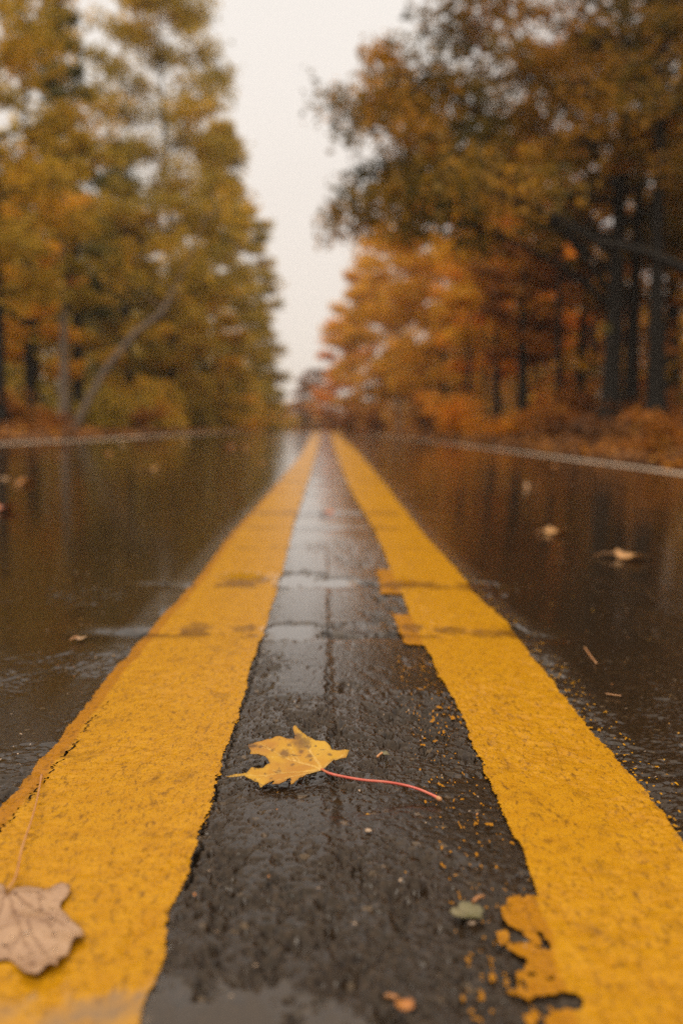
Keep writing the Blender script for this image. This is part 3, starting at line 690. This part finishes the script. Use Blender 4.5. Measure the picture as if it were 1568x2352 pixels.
# shrubs
def shrub(px, d, py, R, mat, n, size, seed, label, group):
    x = place(px, d); base = Vector((x, d, tz(x, d) - 0.03)); H = max(0.5, top(py, d, x))
    rng = np.random.default_rng(seed); rnd = random.Random(seed)
    root = empty('shrub', base, label, 'shrub', group)
    tb = Tubes(); cl = []
    for i in range(16):
        a = rnd.uniform(0, 6.28); r = R * rnd.uniform(0.2, 1.35) ** 1.2; z = H * rnd.uniform(0.15, 1.0) ** 1.2
        e_ = Vector((math.cos(a) * r, math.sin(a) * r, z)); m_ = Vector((e_.x * 0.35, e_.y * 0.35, z * 0.6))
        tb.add([Vector((rnd.uniform(-.1, .1), rnd.uniform(-.1, .1), 0)), m_, e_], [0.025, 0.017, 0.006], 4)
        cl += [tuple(e_), tuple(m_.lerp(e_, 0.5)), tuple(m_)]
    tb.build('stem', BARK_D, root)
    cl = np.array(cl); cent = cl[rng.integers(0, len(cl), n)] + rng.normal(size=(n, 3)) * np.array([R * 0.15, R * 0.15, H * 0.09])
    cent = cent[cent[:, 2] > 0.03]
    V, F = leaves_mesh(cent, size, rng); mesh_np('foliage', V, F, mat, root)
SL, SR = 'shrubs along the left verge', 'shrubs along the right bank'
for a in [
  (40, 24, 880, 1.1, RUST, 1000, 0.13, 201, 'rust shrub at the left end under the yellow maple', SL),
  (110, 22, 950, 0.7, RUST, 500, 0.12, 202, 'low rust orange shrub beside the pale grey trunk', SL),
  (235, 30, 880, 1.2, OLIVE, 1300, 0.15, 203, 'olive shrub behind the foot of the leaning trunk', SL),
  (300, 32, 930, 1.1, RUST, 900, 0.14, 204, 'low rust shrub right of the leaning trunk', SL),
  (370, 36, 850, 1.5, YGREEN, 1500, 0.17, 205, 'yellow shrub under the tallest olive tree', SL),
  (440, 44, 900, 1.4, OLIVE, 1300, 0.18, 206, 'dull green shrub below the low yellow tree', SL),
  (520, 58, 880, 1.7, YGREEN, 1500, 0.22, 207, 'tall yellow shrub at the foot of the broad olive tree', SL),
  (562, 75, 870, 1.8, GOLD, 1500, 0.26, 208, 'orange shrub glowing near the road end of the left wood', SL),
  (612, 95, 900, 2.2, OLIVE, 1800, 0.3, 209, 'rounded olive shrub by the road below the last dark evergreen', SL),
  (1540, 13, 945, 0.9, RUST, 900, 0.10, 211, 'rust shrub on the bank at the right end', SR),
  (1420, 17, 950, 0.9, BROWN, 1100, 0.11, 212, 'low brown shrub in front of the oak trunks', SR),
  (1290, 22, 930, 1.0, RUST, 1100, 0.12, 213, 'rust shrub on the bank left of the oak trunks', SR),
  (1170, 27, 930, 1.0, AMBER, 1000, 0.13, 214, 'low orange shrub under the slim dark trunk', SR),
  (1050, 34, 890, 1.4, AMBER, 1500, 0.16, 215, 'orange shrub below the large golden tree', SR),
  (985, 44, 900, 1.5, RUST, 1300, 0.18, 216, 'rust brown shrub between the pale trunk and the large golden tree', SR),
  (860, 62, 925, 1.4, RUST, 1000, 0.22, 217, 'low rust shrub left of the pale grey trunk', SR),
  (800, 85, 930, 1.7, RUST, 1200, 0.26, 218, 'dark rust shrub by the road under the rounded gold tree', SR),
  (765, 120, 925, 2.0, RUST, 1200, 0.32, 219, 'red brown shrub at the crest beside the right lane', SR),
  (1330, 28, 870, 1.3, RUST, 1000, 0.14, 220, 'broad rust shrub behind the big oak trunk', SR),
  (1240, 36, 870, 1.5, AMBER, 1200, 0.17, 221, 'loose orange shrub between the stout trunk and the oaks', SR),
  (1500, 24, 890, 1.4, RUST, 1600, 0.13, 222, 'ragged rust shrub right of the two oak trunks', SR),
]: shrub(*a)

# deep wood behind the lining trees: reads as one mass on each side
def deep_wood(name, label, x0, x1, d0, d1, hfun, n, seed, mats, n_tr, blobs=520, size=0.42):
    rng = np.random.default_rng(seed); cents = []; tb = Tubes()
    for i in range(blobs):
        x = rng.uniform(x0, x1); d = rng.uniform(d0, d1); h = hfun(d) * rng.uniform(0.12, 1.0) ** 1.3
        s = rng.uniform(0.8, 1.8)
        cents.append(np.array([x, d, tz(x, d) + h]) + rng.normal(size=(n // blobs, 3)) * np.array([s, s, s * 0.6]))
    for i in range(n_tr):
        x = rng.uniform(x0, x1); d = rng.uniform(d0, d1); z = tz(x, d); H = hfun(d) * rng.uniform(0.8, 1.0); r = rng.uniform(0.1, 0.22)
        tb.add([(x, d, z - 0.1), (x + rng.uniform(-.3, .3), d, z + H * 0.5), (x + rng.uniform(-.6, .6), d, z + H)], [r, r * 0.7, r * 0.15], 6)
    cent = np.concatenate(cents); V, F = leaves_mesh(cent, size, rng)
    nb = np.minimum(np.arange(len(F)) * len(mats) // len(F), len(mats) - 1) 
    V2 = np.array(tb.V); F2 = np.array(tb.F) + len(V)
    o = mesh_np(name, np.concatenate([V, V2]), np.concatenate([F, F2]), mats + [BARK_D], None, False, None, np.concatenate([nb, np.full(len(F2), len(mats))]))
    tag(o, label, 'woodland', kind='stuff')
deep_wood('deep_woodland', 'dense dim woodland behind the lining trees on the left', -30, -10.5, 24, 205, lambda d: 5 + 0.13 * min(d, 60), 95000, 301, [PINE, OLIVE, YGREEN], 110)
deep_wood('deep_woodland', 'dense dim woodland behind the lining trees on the right', 10.5, 32, 18, 205, lambda d: 5 + 0.11 * min(d, 60), 95000, 302, [OAK, RUST, GOLD], 90)

deep_wood('distant_woodland', 'low distant autumn woodland closing the end of the road', -45, 45, 205, 280, lambda d: 4.6, 42000, 303, [OLIVE, GOLD, GOLD], 40, 500, 0.7)
# leaf litter on the verges (nobody could count it)
def litter(name, label, side, seed, n):
    rng = np.random.default_rng(seed)
    d = 4 + 70 * rng.random(n) ** 1.7; u = rng.random(n) ** 1.5 * 5.5
    x = ROAD_L + 0.05 - u if side < 0 else ROAD_R - 0.05 + u
    z = terrain(x, d) + np.where((x > ROAD_L) & (x < ROAD_R), 0.075, 0.035) + rng.random(n) * 0.05
    off = np.maximum(np.clip(ROAD_L - x, 0, 3), np.clip(x - ROAD_R, 0, 3)) / 3
    z += off * 0.35 * (fbm(x * 0.35, d * 0.35, 5) - 0.5)
    V, F = leaves_mesh(np.stack([x, d, z], 1), 0.11, rng, 0.75, 1.0)
    idx = rng.integers(0, 3, len(F))
    tag(mesh_np(name, V, F, [BROWN, RUST, AMBER], None, False, None, np.where(rng.random(len(F)) < 0.66, 0, idx)), label, 'fallen leaves', kind='stuff')
litter('leaf_litter', 'fallen leaves thick on the left verge', -1, 401, 9000)
litter('leaf_litter', 'fallen leaves thick on the right bank', 1, 402, 14000)

# ------------------------------------------------------------------ fallen leaves
def fallen_mat(name, c1, c2, spot, vein, coat=0.5):
    M = Nodes(name)
    v = M.attr('vein'); n1 = M.noise(38, 4); n2 = M.noise(150, 3); n3 = M.noise(600, 2)
    col = M.mix(M.rng(n1, 0.38, 0.66), c1, c2)
    col = M.mix(M.math('MULTIPLY', M.rng(n2, 0.60, 0.70), 0.75), col, spot)
    col = M.mix(M.math('MULTIPLY', v, 0.85), col, vein)
    col = M.mix(M.attr('brown'), col, spot)
    h = M.math('ADD', M.math('MULTIPLY', v, 1.0), M.math('MULTIPLY', n3, 0.25))
    bump = M.n('Bump', {'Strength': 0.5, 'Distance': 0.0008, 'Height': h})
    b = M.n('BsdfPrincipled', {'Base Color': col, 'Roughness': 0.45, 'Normal': bump, 'Specular IOR Level': 0.4, 'Coat Weight': coat, 'Coat Roughness': 0.22})
    t = M.n('BsdfTranslucent', {'Color': col}); mx = M.n('MixShader', {0: 0.2}); M.set(mx, 1, b.outputs[0]); M.set(mx, 2, t.outputs[0])
    return M.done(mx)
MAPLE = fallen_mat('yellow_maple_leaf', (0.44, 0.195, 0.004, 1), (0.58, 0.33, 0.012, 1), (0.10, 0.038, 0.010, 1), (0.70, 0.46, 0.12, 1), 0.2)
TANLEAF = fallen_mat('tan_wet_leaf', (0.38, 0.225, 0.13, 1), (0.50, 0.32, 0.19, 1), (0.17, 0.07, 0.025, 1), (0.22, 0.105, 0.048, 1), 0.45)
PALE = fallen_mat('pale_leaf', (0.50, 0.29, 0.14, 1), (0.62, 0.40, 0.20, 1), (0.24, 0.10, 0.03, 1), (0.40, 0.2, 0.08, 1), 0.6)
TANGOLD = fallen_mat('tan_gold_leaf', (0.46, 0.23, 0.075, 1), (0.58, 0.32, 0.11, 1), (0.20, 0.08, 0.02, 1), (0.40, 0.2, 0.07, 1), 0.3)
ORANGE = fallen_mat('orange_leaf', (0.46, 0.16, 0.02, 1), (0.55, 0.22, 0.03, 1), (0.16, 0.05, 0.01, 1), (0.5, 0.25, 0.06, 1), 0.6)
RED = fallen_mat('red_leaf', (0.40, 0.085, 0.02, 1), (0.52, 0.15, 0.04, 1), (0.14, 0.03, 0.01, 1), (0.5, 0.2, 0.08, 1), 0.6)
GREENISH = fallen_mat('dull_green_leaf', (0.13, 0.12, 0.045, 1), (0.20, 0.17, 0.08, 1), (0.06, 0.04, 0.015, 1), (0.2, 0.17, 0.08, 1), 0.6)
def plain_mat(name, c1, c2, rough, scale):
    M = Nodes(name); col = M.mix(M.rng(M.noise(scale, 3), 0.35, 0.65), c1, c2)
    return M.done(M.n('BsdfPrincipled', {'Base Color': col, 'Roughness': rough, 'Coat Weight': 0.5, 'Coat Roughness': 0.1}))
STEM_R = plain_mat('red_leaf_stem', (0.50, 0.055, 0.035, 1), (0.60, 0.16, 0.10, 1), 0.4, 60)
STEM_T = plain_mat('tan_leaf_stem', (0.42, 0.17, 0.05, 1), (0.48, 0.24, 0.09, 1), 0.5, 60)
DROP = Nodes('water_drop'); DROPM = DROP.done(DROP.n('BsdfPrincipled', {'Base Color': (1, 1, 1, 1), 'Roughness': 0.02, 'IOR': 1.33, 'Transmission Weight': 1.0}))
GRIT = plain_mat('pale_grit', (0.20, 0.13, 0.08, 1), (0.42, 0.30, 0.20, 1), 0.5, 300)

def blade(name, outline, veins, zfun, mat, parent, step=0.0016, thick=0.0004, brown=None):
    """a leaf blade from an outline in metres (x, d), filled with a fine net and given height by zfun"""
    poly_ = [Vector(p) for p in outline]; n = len(poly_)
    dense = []
    for i in range(n):
        a, b = poly_[i], poly_[(i + 1) % n]; k = max(1, int((b - a).length / step))
        dense += [a.lerp(b, j / k) for j in range(k)]
    rnd = random.Random(3)
    xs = [p.x for p in dense]; ys = [p.y for p in dense]; ins = []
    x = min(xs)
    while x < max(xs):
        y = min(ys)
        while y < max(ys):
            ins.append(Vector((x + rnd.uniform(-.3, .3) * step, y + rnd.uniform(-.3, .3) * step))); y += step
        x += step
    pts = dense + ins; nd = len(dense)
    vs_, es, fs, *_ = delaunay_2d_cdt(pts, [(i, (i + 1) % nd) for i in range(nd)], [list(range(nd))], 1, 1e-7)
    V = np.array([(v.x, v.y) for v in vs_]); F = np.array([f for f in fs if len(f) == 3])
    dist = np.full(len(V), 9.0); wid = np.full(len(V), 1.0)
    for (a, b, w_) in veins:
        a = np.array(a); b = np.array(b); ab = b - a
        t = np.clip(((V - a) @ ab) / (ab @ ab), 0, 1); q = np.linalg.norm(V - a - t[:, None] * ab, axis=1) / (w_ * (1.15 - t * 0.8))
        dist = np.minimum(dist, q)
    vein = np.clip(1.2 - dist, 0, 1)
    Z = zfun(V[:, 0], V[:, 1], vein)
    ed = np.array([(p.x, p.y) for p in dense]); edge_d = np.full(len(V), 9.0)
    for i in range(0, len(ed), 2): edge_d = np.minimum(edge_d, np.hypot(V[:, 0] - ed[i, 0], V[:, 1] - ed[i, 1]))
    br = np.clip(1 - edge_d / 0.0022, 0, 1) * 0.6
    if brown is not None: br = np.clip(br + brown(V[:, 0], V[:, 1]), 0, 1)
    nv = len(V); top_ = np.column_stack([V, Z]); bot = top_ - np.array([0, 0, thick])
    cnt = {}
    for f in F:
        for i in range(3):
            e_ = (int(f[i]), int(f[(i + 1) % 3])); cnt[e_] = 1
    side = []
    for (a, b) in cnt:
        if (b, a) not in cnt: side += [(a, a + nv, b), (b, a + nv, b + nv)]
    FF = np.concatenate([F, F[:, ::-1] + nv, np.array(side)])
    return mesh_np(name, np.concatenate([top_, bot]), FF, mat, parent, True, {'vein': np.concatenate([vein, vein]), 'brown': np.concatenate([br, br])})

# the maple leaf in focus
def lift_pt(x, y, a, b, d0):
    """road-side point under the pixel on the leaf's own gently tilted plane"""
    r = ray(x, y); k = (CAM_H - a + b * d0) / (-r.z + b * r.y) if True else 0
    return (r.x * k, r.y * k)
def R4(ix, iy): return 488 + 0.3662 * ix, 1636.3 + 0.3662 * iy
OUT = [(685,360),(715,342),(760,302),(800,287),(838,280),(857,235),(830,232),(790,242),(747,240),(738,212),(722,188),(705,170),(675,172),(650,170),(622,158),(590,148),(560,132),(538,116),(522,98),(508,102),(503,116),(510,140),(517,158),(510,172),(488,174),(465,172),(440,164),(418,154),(398,149),(370,156),(345,153),(310,158),(280,157),(250,168),(224,176),(222,190),(232,212),(240,235),(235,262),(262,266),(290,268),(312,275),(330,279),(348,295),(360,318),(336,330),(318,346),(280,352),(245,353),(228,372),(212,387),(178,390),(140,392),(80,408),(140,402),(190,397),(215,408),(240,415),(265,425),(288,430),(292,445),(298,462),(325,450),(350,440),(368,434),(388,433),(380,445),(372,453),(398,456),(420,458),(445,446),(462,438),(472,424),(485,419),(494,428),(488,445),(492,462),(508,457),(522,440),(535,430),(545,416),(565,410),(600,385),(650,368)]
A0, B0, D0 = 0.0035, 0.24, 0.80
g0 = [lift_pt(*R4(*p), A0, B0, D0) for p in OUT]
gb = lift_pt(*R4(685, 360), A0, B0, D0)
maple = empty('fallen_leaf', (gb[0], gb[1], 0), 'yellow maple leaf with a long red stem lying between the yellow lines', 'leaf')
loc = [(p[0] - gb[0], p[1] - gb[1]) for p in g0]
def vpt(ix, iy): p = lift_pt(*R4(ix, iy), A0, B0, D0); return (p[0] - gb[0], p[1] - gb[1])
tips = [(857, 237), (520, 100), (230, 180), (100, 405), (298, 460)]
veins = [((0, 0), vpt(*t), 0.0011) for t in tips]
for t, fr, du in [((230, 180), 0.35, 55), ((230, 180), 0.55, -50), ((230, 180), 0.7, 45), ((520, 100), 0.4, 60), ((520, 100), 0.6, -50), ((100, 405), 0.4, 35), ((100, 405), 0.55, -30), ((857, 237), 0.5, -30), ((520, 100), 0.45, -70), ((230, 180), 0.3, 90)]:
    sx, sy = 685 + (t[0] - 685) * fr, 360 + (t[1] - 360) * fr
    veins.append((vpt(sx, sy), vpt(sx + (t[0] - 685) * 0.18, sy + (t[1] - 360) * 0.18 - du), 0.0006))
def mz(x, y, v):
    d = y + gb[1]
    z = A0 + B0 * (d - D0)
    z = z + 0.0018 * np.sin(x * 95 + 1.0) * np.sin(y * 70 + 0.5) + 0.003 * (fbm(x * 60 + 9, y * 60, 71) - 0.5) - 0.0008 * v
    rr = np.hypot(x - loc[19][0], y - loc[19][1]); z = z + 0.0015 * np.exp(-(rr / 0.014) ** 2)
    rr = np.hypot(x - loc[34][0], y - loc[34][1]); z = z - 0.003 * np.exp(-(rr / 0.02) ** 2)
    return np.maximum(z, 0.002)
bs = [vpt(450, 250), vpt(375, 232), vpt(555, 240), vpt(610, 278), vpt(478, 205), vpt(735, 275), vpt(540, 165), vpt(595, 210), vpt(300, 200), vpt(250, 190), vpt(560, 190), vpt(500, 320)]
def mbrown(x, y):
    o = np.zeros_like(x)
    for (cx, cy_), r in zip(bs, [0.0040, 0.0014, 0.0024, 0.0022, 0.0016, 0.0018, 0.005, 0.003, 0.0022, 0.004, 0.007, 0.0016]):
        o = np.maximum(o, np.clip(1.5 - np.hypot((x - cx), (y - cy_) * 0.8) / r + 0.9 * (fbm(x * 500, y * 500, 73) - 0.5), 0, 1) * 0.75)
    return o
blade('blade', loc, veins, mz, MAPLE, maple, 0.0013, 0.0004, mbrown)
st = [(685, 360), (735, 383), (830, 405), (950, 425), (1090, 437), (1210, 458), (1300, 485), (1380, 520), (1425, 545)]
sp = []; z00 = float(mz(np.array([0.0]), np.array([0.0]), np.array([0.0]))[0])
for i, p in enumerate(st):
    zz = [z00, 0.018, 0.016, 0.0135, 0.011, 0.008, 0.006, 0.004, 0.003][i]
    r = ray(*R4(*p)); k = (CAM_H - zz) / -r.z
    sp.append(Vector((r.x * k - gb[0], r.y * k - gb[1], zz)))
sp[0] = Vector((0, 0, z00 - 0.0002))
def spline(P, m=6):
    o = []
    for i in range(len(P) - 1):
        a = P[max(i - 1, 0)]; b = P[i]; c = P[i + 1]; d = P[min(i + 2, len(P) - 1)]
        for j in range(m):
            t = j / m; o.append(0.5 * ((2 * b) + (c - a) * t + (2 * a - 5 * b + 4 * c - d) * t * t + (3 * b - a - 3 * c + d) * t ** 3))
    return o + [P[-1]]
S = spline(sp); tbs = Tubes(); tbs.add(S, [0.0011 + (0.0009 * max(0, i - 42) / 6 if i > 42 else 0) for i in range(len(S))], 8)
stem = tbs.build('stem', STEM_R, maple)
tbe = Tubes(); tbe.add([S[-4] + Vector((0, 0, .0001)), S[-2] + Vector((0, 0, .0001)), S[-1] + (S[-1] - S[-2]) * 0.8], [0.0015, 0.0021, 0.0017], 8); tbe.build('stem_end', STEM_T, stem)

# tan wet leaf on the left line
def R5(ix, iy): return 0.2563 * ix, 1980.8 + 0.2563 * iy
OUT2 = [(60,285),(100,260),(140,236),(180,220),(230,208),(280,203),(340,212),(400,235),(440,228),(500,206),(560,198),(632,215),(622,280),(590,320),(552,350),(540,400),(570,440),(605,462),(645,500),(682,520),(720,555),(748,585),(752,650),(725,668),(690,662),(655,712),(630,780),(612,840),(580,865),(540,885),(525,940),(508,985),(465,962),(420,962),(375,1000),(330,1022),(280,1005),(230,988),(190,945),(150,900),(105,855),(60,838),(0,850),(-80,880),(-180,840),(-260,760),(-370,690),(-330,600),(-420,470),(-330,420),(-340,300),(-220,280),(-160,180),(-80,215),(0,185),(40,205),(55,250)]
A1 = 0.0045
g1 = [ground(*R5(*p), A1) for p in OUT2]; gc = ground(*R5(150, 560), A1); gj = ground(*R5(70, 270), A1)
tan = empty('fallen_leaf', (gc[0], gc[1], 0), 'tan wet leaf with water drops on the wide yellow line', 'leaf')
loc2 = [(p[0] - gc[0], p[1] - gc[1]) for p in g1]
def v2(ix, iy): p = ground(*R5(ix, iy), A1); return (p[0] - gc[0], p[1] - gc[1])
j2 = v2(70, 270)
veins2 = [(j2, v2(*t), 0.0011) for t in [(630, 220), (745, 630), (330, 1015), (-180, 830), (-400, 470)]]
for a, b in [((300, 430), (600, 470)), ((250, 520), (300, 700)), ((300, 650), (500, 940)), ((200, 600), (60, 830)), ((380, 440), (330, 230)), ((420, 500), (560, 800)), ((240, 700), (330, 860)), ((340, 260), (440, 340))]: veins2.append((v2(*a), v2(*b), 0.0008))
def z2(x, y, v):
    return A1 + 0.0015 * np.sin(x * 120 + 0.4) * np.cos(y * 100) + 0.0035 * (fbm(x * 55, y * 55, 75) - 0.5) - 0.0014 * v + 0.005 * np.exp(-(np.hypot(x - loc2[31][0], y - loc2[31][1]) / 0.012) ** 2)
blade('blade', loc2, veins2, lambda x, y, v: np.maximum(z2(x, y, v), 0.0025), TANLEAF, tan, 0.0016)
sp2 = []
for i, p in enumerate([(40, 2047), (38, 2010), (52, 1945), (74, 1880), (88, 1825), (96, 1780)]):
    zz = [0.006, 0.007, 0.0085, 0.0085, 0.007, 0.004][i]; g = ground(*p, zz); sp2.append(Vector((g[0] - gc[0], g[1] - gc[1], zz)))
sp2[0] = Vector((j2[0], j2[1], 0.0062))
S2 = spline(sp2); tbs = Tubes(); tbs.add(S2, [0.0007] * (len(S2) - 3) + [0.0009, 0.0012, 0.0012], 7); tbs.build('stem', STEM_T, tan)
def dome(cx, cy_, cz, r):
    V = []; F = []; n = 14
    for i in range(6):
        a = i / 5 * PI / 2
        for k in range(n): V.append((cx + math.cos(a) * r * math.cos(2 * PI * k / n), cy_ + math.cos(a) * r * math.sin(2 * PI * k / n), cz + math.sin(a) * r * 0.55))
    for i in range(5):
        for k in range(n): F.append((i * n + k, i * n + (k + 1) % n, (i + 1) * n + (k + 1) % n, (i + 1) * n + k))
    return V, F
rr = random.Random(9)
for (ix, iy, r) in [(470, 420, .0013), (465, 500, .002), (250, 640, .0026), (195, 380, .0012), (600, 505, .0014), (40, 720, .0018), (380, 330, .001), (490, 630, .0013), (660, 640, .0013), (310, 440, .0011), (110, 660, .0013), (140, 300, .001), (270, 300, .0008), (170, 820, .0014), (500, 800, .0014), (380, 820, .0008)]:
    x, y = v2(ix, iy); z = float(np.maximum(z2(np.array([x]), np.array([y]), np.array([0.])), 0.0025)[0]); V, F = dome(x, y, z - 0.0002, r)
    mesh_np('water_drop', V, F, DROPM, tan, True)

# small curled leaves lying on the road
def little_leaf(px, py, size, mat, label, seed, curl=0.35, lobes=5, wide=1.0, group='small fallen leaves on the road', lift=0.004, stemlen=0.6, rot=None):
    x, d = ground(px, py); rnd = random.Random(seed); rot = rnd.uniform(0, 6.28) if rot is None else rot
    z = float(G(x, d))
    o = empty('fallen_leaf', (x, d, z + lift), label, 'leaf', group); o.rotation_euler = (0, 0, rot)
    pts = []
    n = lobes * 8
    for i in range(n):
        a = 2 * PI * i / n
        r = size * 0.5 * (0.76 + 0.24 * abs(math.cos(a * lobes / 2)) ** 0.8) * rnd.uniform(0.88, 1.08)
        pts.append((r * math.cos(a) * wide, r * math.sin(a)))
    ve = [((-size * 0.4, 0), (size * 0.48 * wide * math.cos(2 * PI * k / lobes), size * 0.48 * math.sin(2 * PI * k / lobes)), size * 0.014) for k in range(lobes)]
    ax = rnd.uniform(0, 3.1)
    def zf(X, Y, v):
        u = X * math.cos(ax) + Y * math.sin(ax)
        return size * (curl * 2.2 * (u / size) ** 2 + 0.10 * (fbm(X / size * 3 + seed, Y / size * 3, seed) - 0.4))
    b = blade('blade', pts, ve, zf, mat, o, size / 26, 0.0005)
    t = Tubes(); e_ = Vector((-size * (0.45 + stemlen), size * 0.1, size * 0.05)); s0 = Vector((-size * 0.38, 0, size * 0.12 + 0.001))
    t.add([s0, s0.lerp(e_, 0.5) + Vector((0, 0, size * 0.06)), e_], [0.0012, 0.001, 0.0014], 5); t.build('stem', STEM_T, o)
for a in [
 (345, 1079, .10, TANGOLD, 'tan curled leaf alone in the middle of the left lane', 1, .45),
 (60, 1113, .095, ORANGE, 'orange leaf on the left lane beside a pale one', 2, .4),
 (22, 1102, .08, PALE, 'pale leaf at the left end next to the orange leaf', 3, .2),
 (8, 1174, .095, RED, 'red orange leaf lying nearest on the left lane', 4, .5),
 (127, 1054, .08, ORANGE, 'small orange leaf on the left lane below the pale grey trunk', 5, .4),
 (245, 1044, .10, ORANGE, 'dull orange leaf on the left lane near the edge line', 6, .3),
 (287, 1023, .12, PALE, 'tan leaf touching the left edge line', 7, .3),
 (421, 1018, .14, PALE, 'tan leaf on the left edge line farther along', 8, .3),
 (525, 1028, .13, RED, 'rust leaf on the far left lane, the left one of a pair', 9, .4),
 (556, 1027, .11, ORANGE, 'orange leaf on the far left lane, the right one of a pair', 10, .4),
 (598, 1066, .07, ORANGE, 'orange leaf on the left lane close to the wide yellow line', 11, .3),
 (632, 1127, .05, ORANGE, 'brown orange leaf stuck on the wide yellow line far ahead', 12, .15),
 (750, 1182, .052, RED, 'orange red leaf between the yellow lines beyond the puddles', 13, .35),
 (1280, 1226, .085, TANGOLD, 'tan curled leaf on the right lane, the farther of the two big ones', 14, .35),
 (1447, 1286, .08, TANGOLD, 'tan gold curled leaf nearest on the right lane', 15, .35),
 (1267, 1072, .08, ORANGE, 'orange leaf on the right lane just below the edge line', 16, .4),
 (1215, 1122, .055, PALE, 'small yellow leaf standing on edge in the right lane', 17, 1.2),
 (185, 1472, .018, PALE, 'tiny pale leaf scrap on the near left lane', 18, .3),
 (1075, 2112, .022, GREENISH, 'dull green leaf scrap between the yellow lines in the foreground', 19, .25),
 (928, 2325, .011, ORANGE, 'small brown leaf scrap at the lower end between the yellow lines', 20, .2),
 (882, 1742, .011, GREENISH, 'tiny dull brown scrap right of the maple leaf', 21, .3),
]: little_leaf(*a)

# single bits that can be pointed at
def needle(pts, r, mat, label):
    g = [ground(*p, 0.003) for p in pts]; z = [float(G(*q)) + 0.003 for q in g]
    o = Vector((g[0][0], g[0][1], z[0])); t = Tubes()
    t.add(spline([Vector((q[0], q[1], zz)) - o for q, zz in zip(g, z)], 4), [r] * ((len(pts) - 1) * 4 + 1), 6)
    m = t.build('pine_needle', mat); m.location = o; tag(m, label, 'pine needle', 'pine needles on the road')
needle([(1342, 1487), (1352, 1502), (1369, 1524)], 0.0011, STEM_T, 'short brown pine needle on the right lane beside the narrower line')
needle([(1390, 1593), (1410, 1596), (1425, 1598)], 0.0006, STEM_T, 'thin pine needle lying crosswise farther right on the right lane')
def chip(px, py, s, mat, label, name='pebble'):
    x, d = ground(px, py); rng = np.random.default_rng(int(px)); V = []; F = []; n = 8
    for i in range(5):
        a = -PI / 2 + PI * i / 4
        for k in range(n):
            q = rng.uniform(0.8, 1.15); V.append((math.cos(a) * s * q * math.cos(2 * PI * k / n), math.cos(a) * s * q * 0.8 * math.sin(2 * PI * k / n), math.sin(a) * s * 0.5))
    for i in range(4):
        for k in range(n): F.append((i * n + k, i * n + (k + 1) % n, (i + 1) * n + (k + 1) % n, (i + 1) * n + k))
    o = mesh_np(name, V, F, mat, None, True); o.location = (x, d, float(G(x, d)) + s * 0.25); tag(o, label, 'pebble', 'pebbles between the yellow lines')
chip(845, 1910, 0.0032, GRIT, 'pale pebble between the lines below the red stem')
chip(1079, 2098, 0.0038, GRIT, 'whitish pebble beside the dull green leaf scrap')
chip(1083, 2122, 0.0030, GRIT, 'smaller whitish pebble on the dull green leaf scrap')
# grit scattered over the asphalt
rng = np.random.default_rng(77); gv = []; gf = []; gi = []
n = 2600
gx = rng.uniform(-3.4, 2.9, n); gd_ = 0.8 + 5.5 * rng.random(n) ** 1.4
k1 = 900; gx[:k1] = rng.uniform(-0.62, 0.68, k1); gd_[:k1] = 0.5 + 1.9 * rng.random(k1)
on = ((gx > edge('lo', gd_) - 0.01) & (gx < edge('li', gd_) + 0.005)) | ((gx > edge('ri', gd_)) & (gx < edge('ro', gd_) + 0.005))
gx = gx[~on]; gd_ = gd_[~on]; n = len(gx)
V, F = leaves_mesh(np.stack([gx, gd_, G(gx, gd_) + 0.0015], 1), 0.0030, rng, 0.55, 1.6)
o = mesh_np('grit', V, F, [GRIT, ORANGE, MAPLE], None, False, {'vein': np.zeros(len(V)), 'brown': np.zeros(len(V))}, rng.choice(3, len(F), p=[0.6, 0.2, 0.2]))
tag(o, 'specks of grit and leaf crumbs scattered over the wet asphalt', 'grit', kind='stuff')

# ------------------------------------------------------------------ damp autumn air
HZ = Nodes('damp_air')
pv = HZ.n('VolumePrincipled', {'Color': (0.95, 0.93, 0.90, 1), 'Density': 0.0007, 'Anisotropy': 0.2})
HZ.t.links.new(pv.outputs[0], HZ.out.inputs['Volume'])
hx0, hx1, hy0, hy1, hz0, hz1 = -430, 430, -80, 1540, -45, 32
hv = [(x, y, z) for z in (hz0, hz1) for y in (hy0, hy1) for x in (hx0, hx1)]
hf = [(0, 2, 3, 1), (4, 5, 7, 6), (0, 1, 5, 4), (2, 6, 7, 3), (0, 4, 6, 2), (1, 3, 7, 5)]
tag(mesh_np('haze', hv, hf, HZ.m), 'thin damp air softening the far trees', 'haze', kind='stuff')
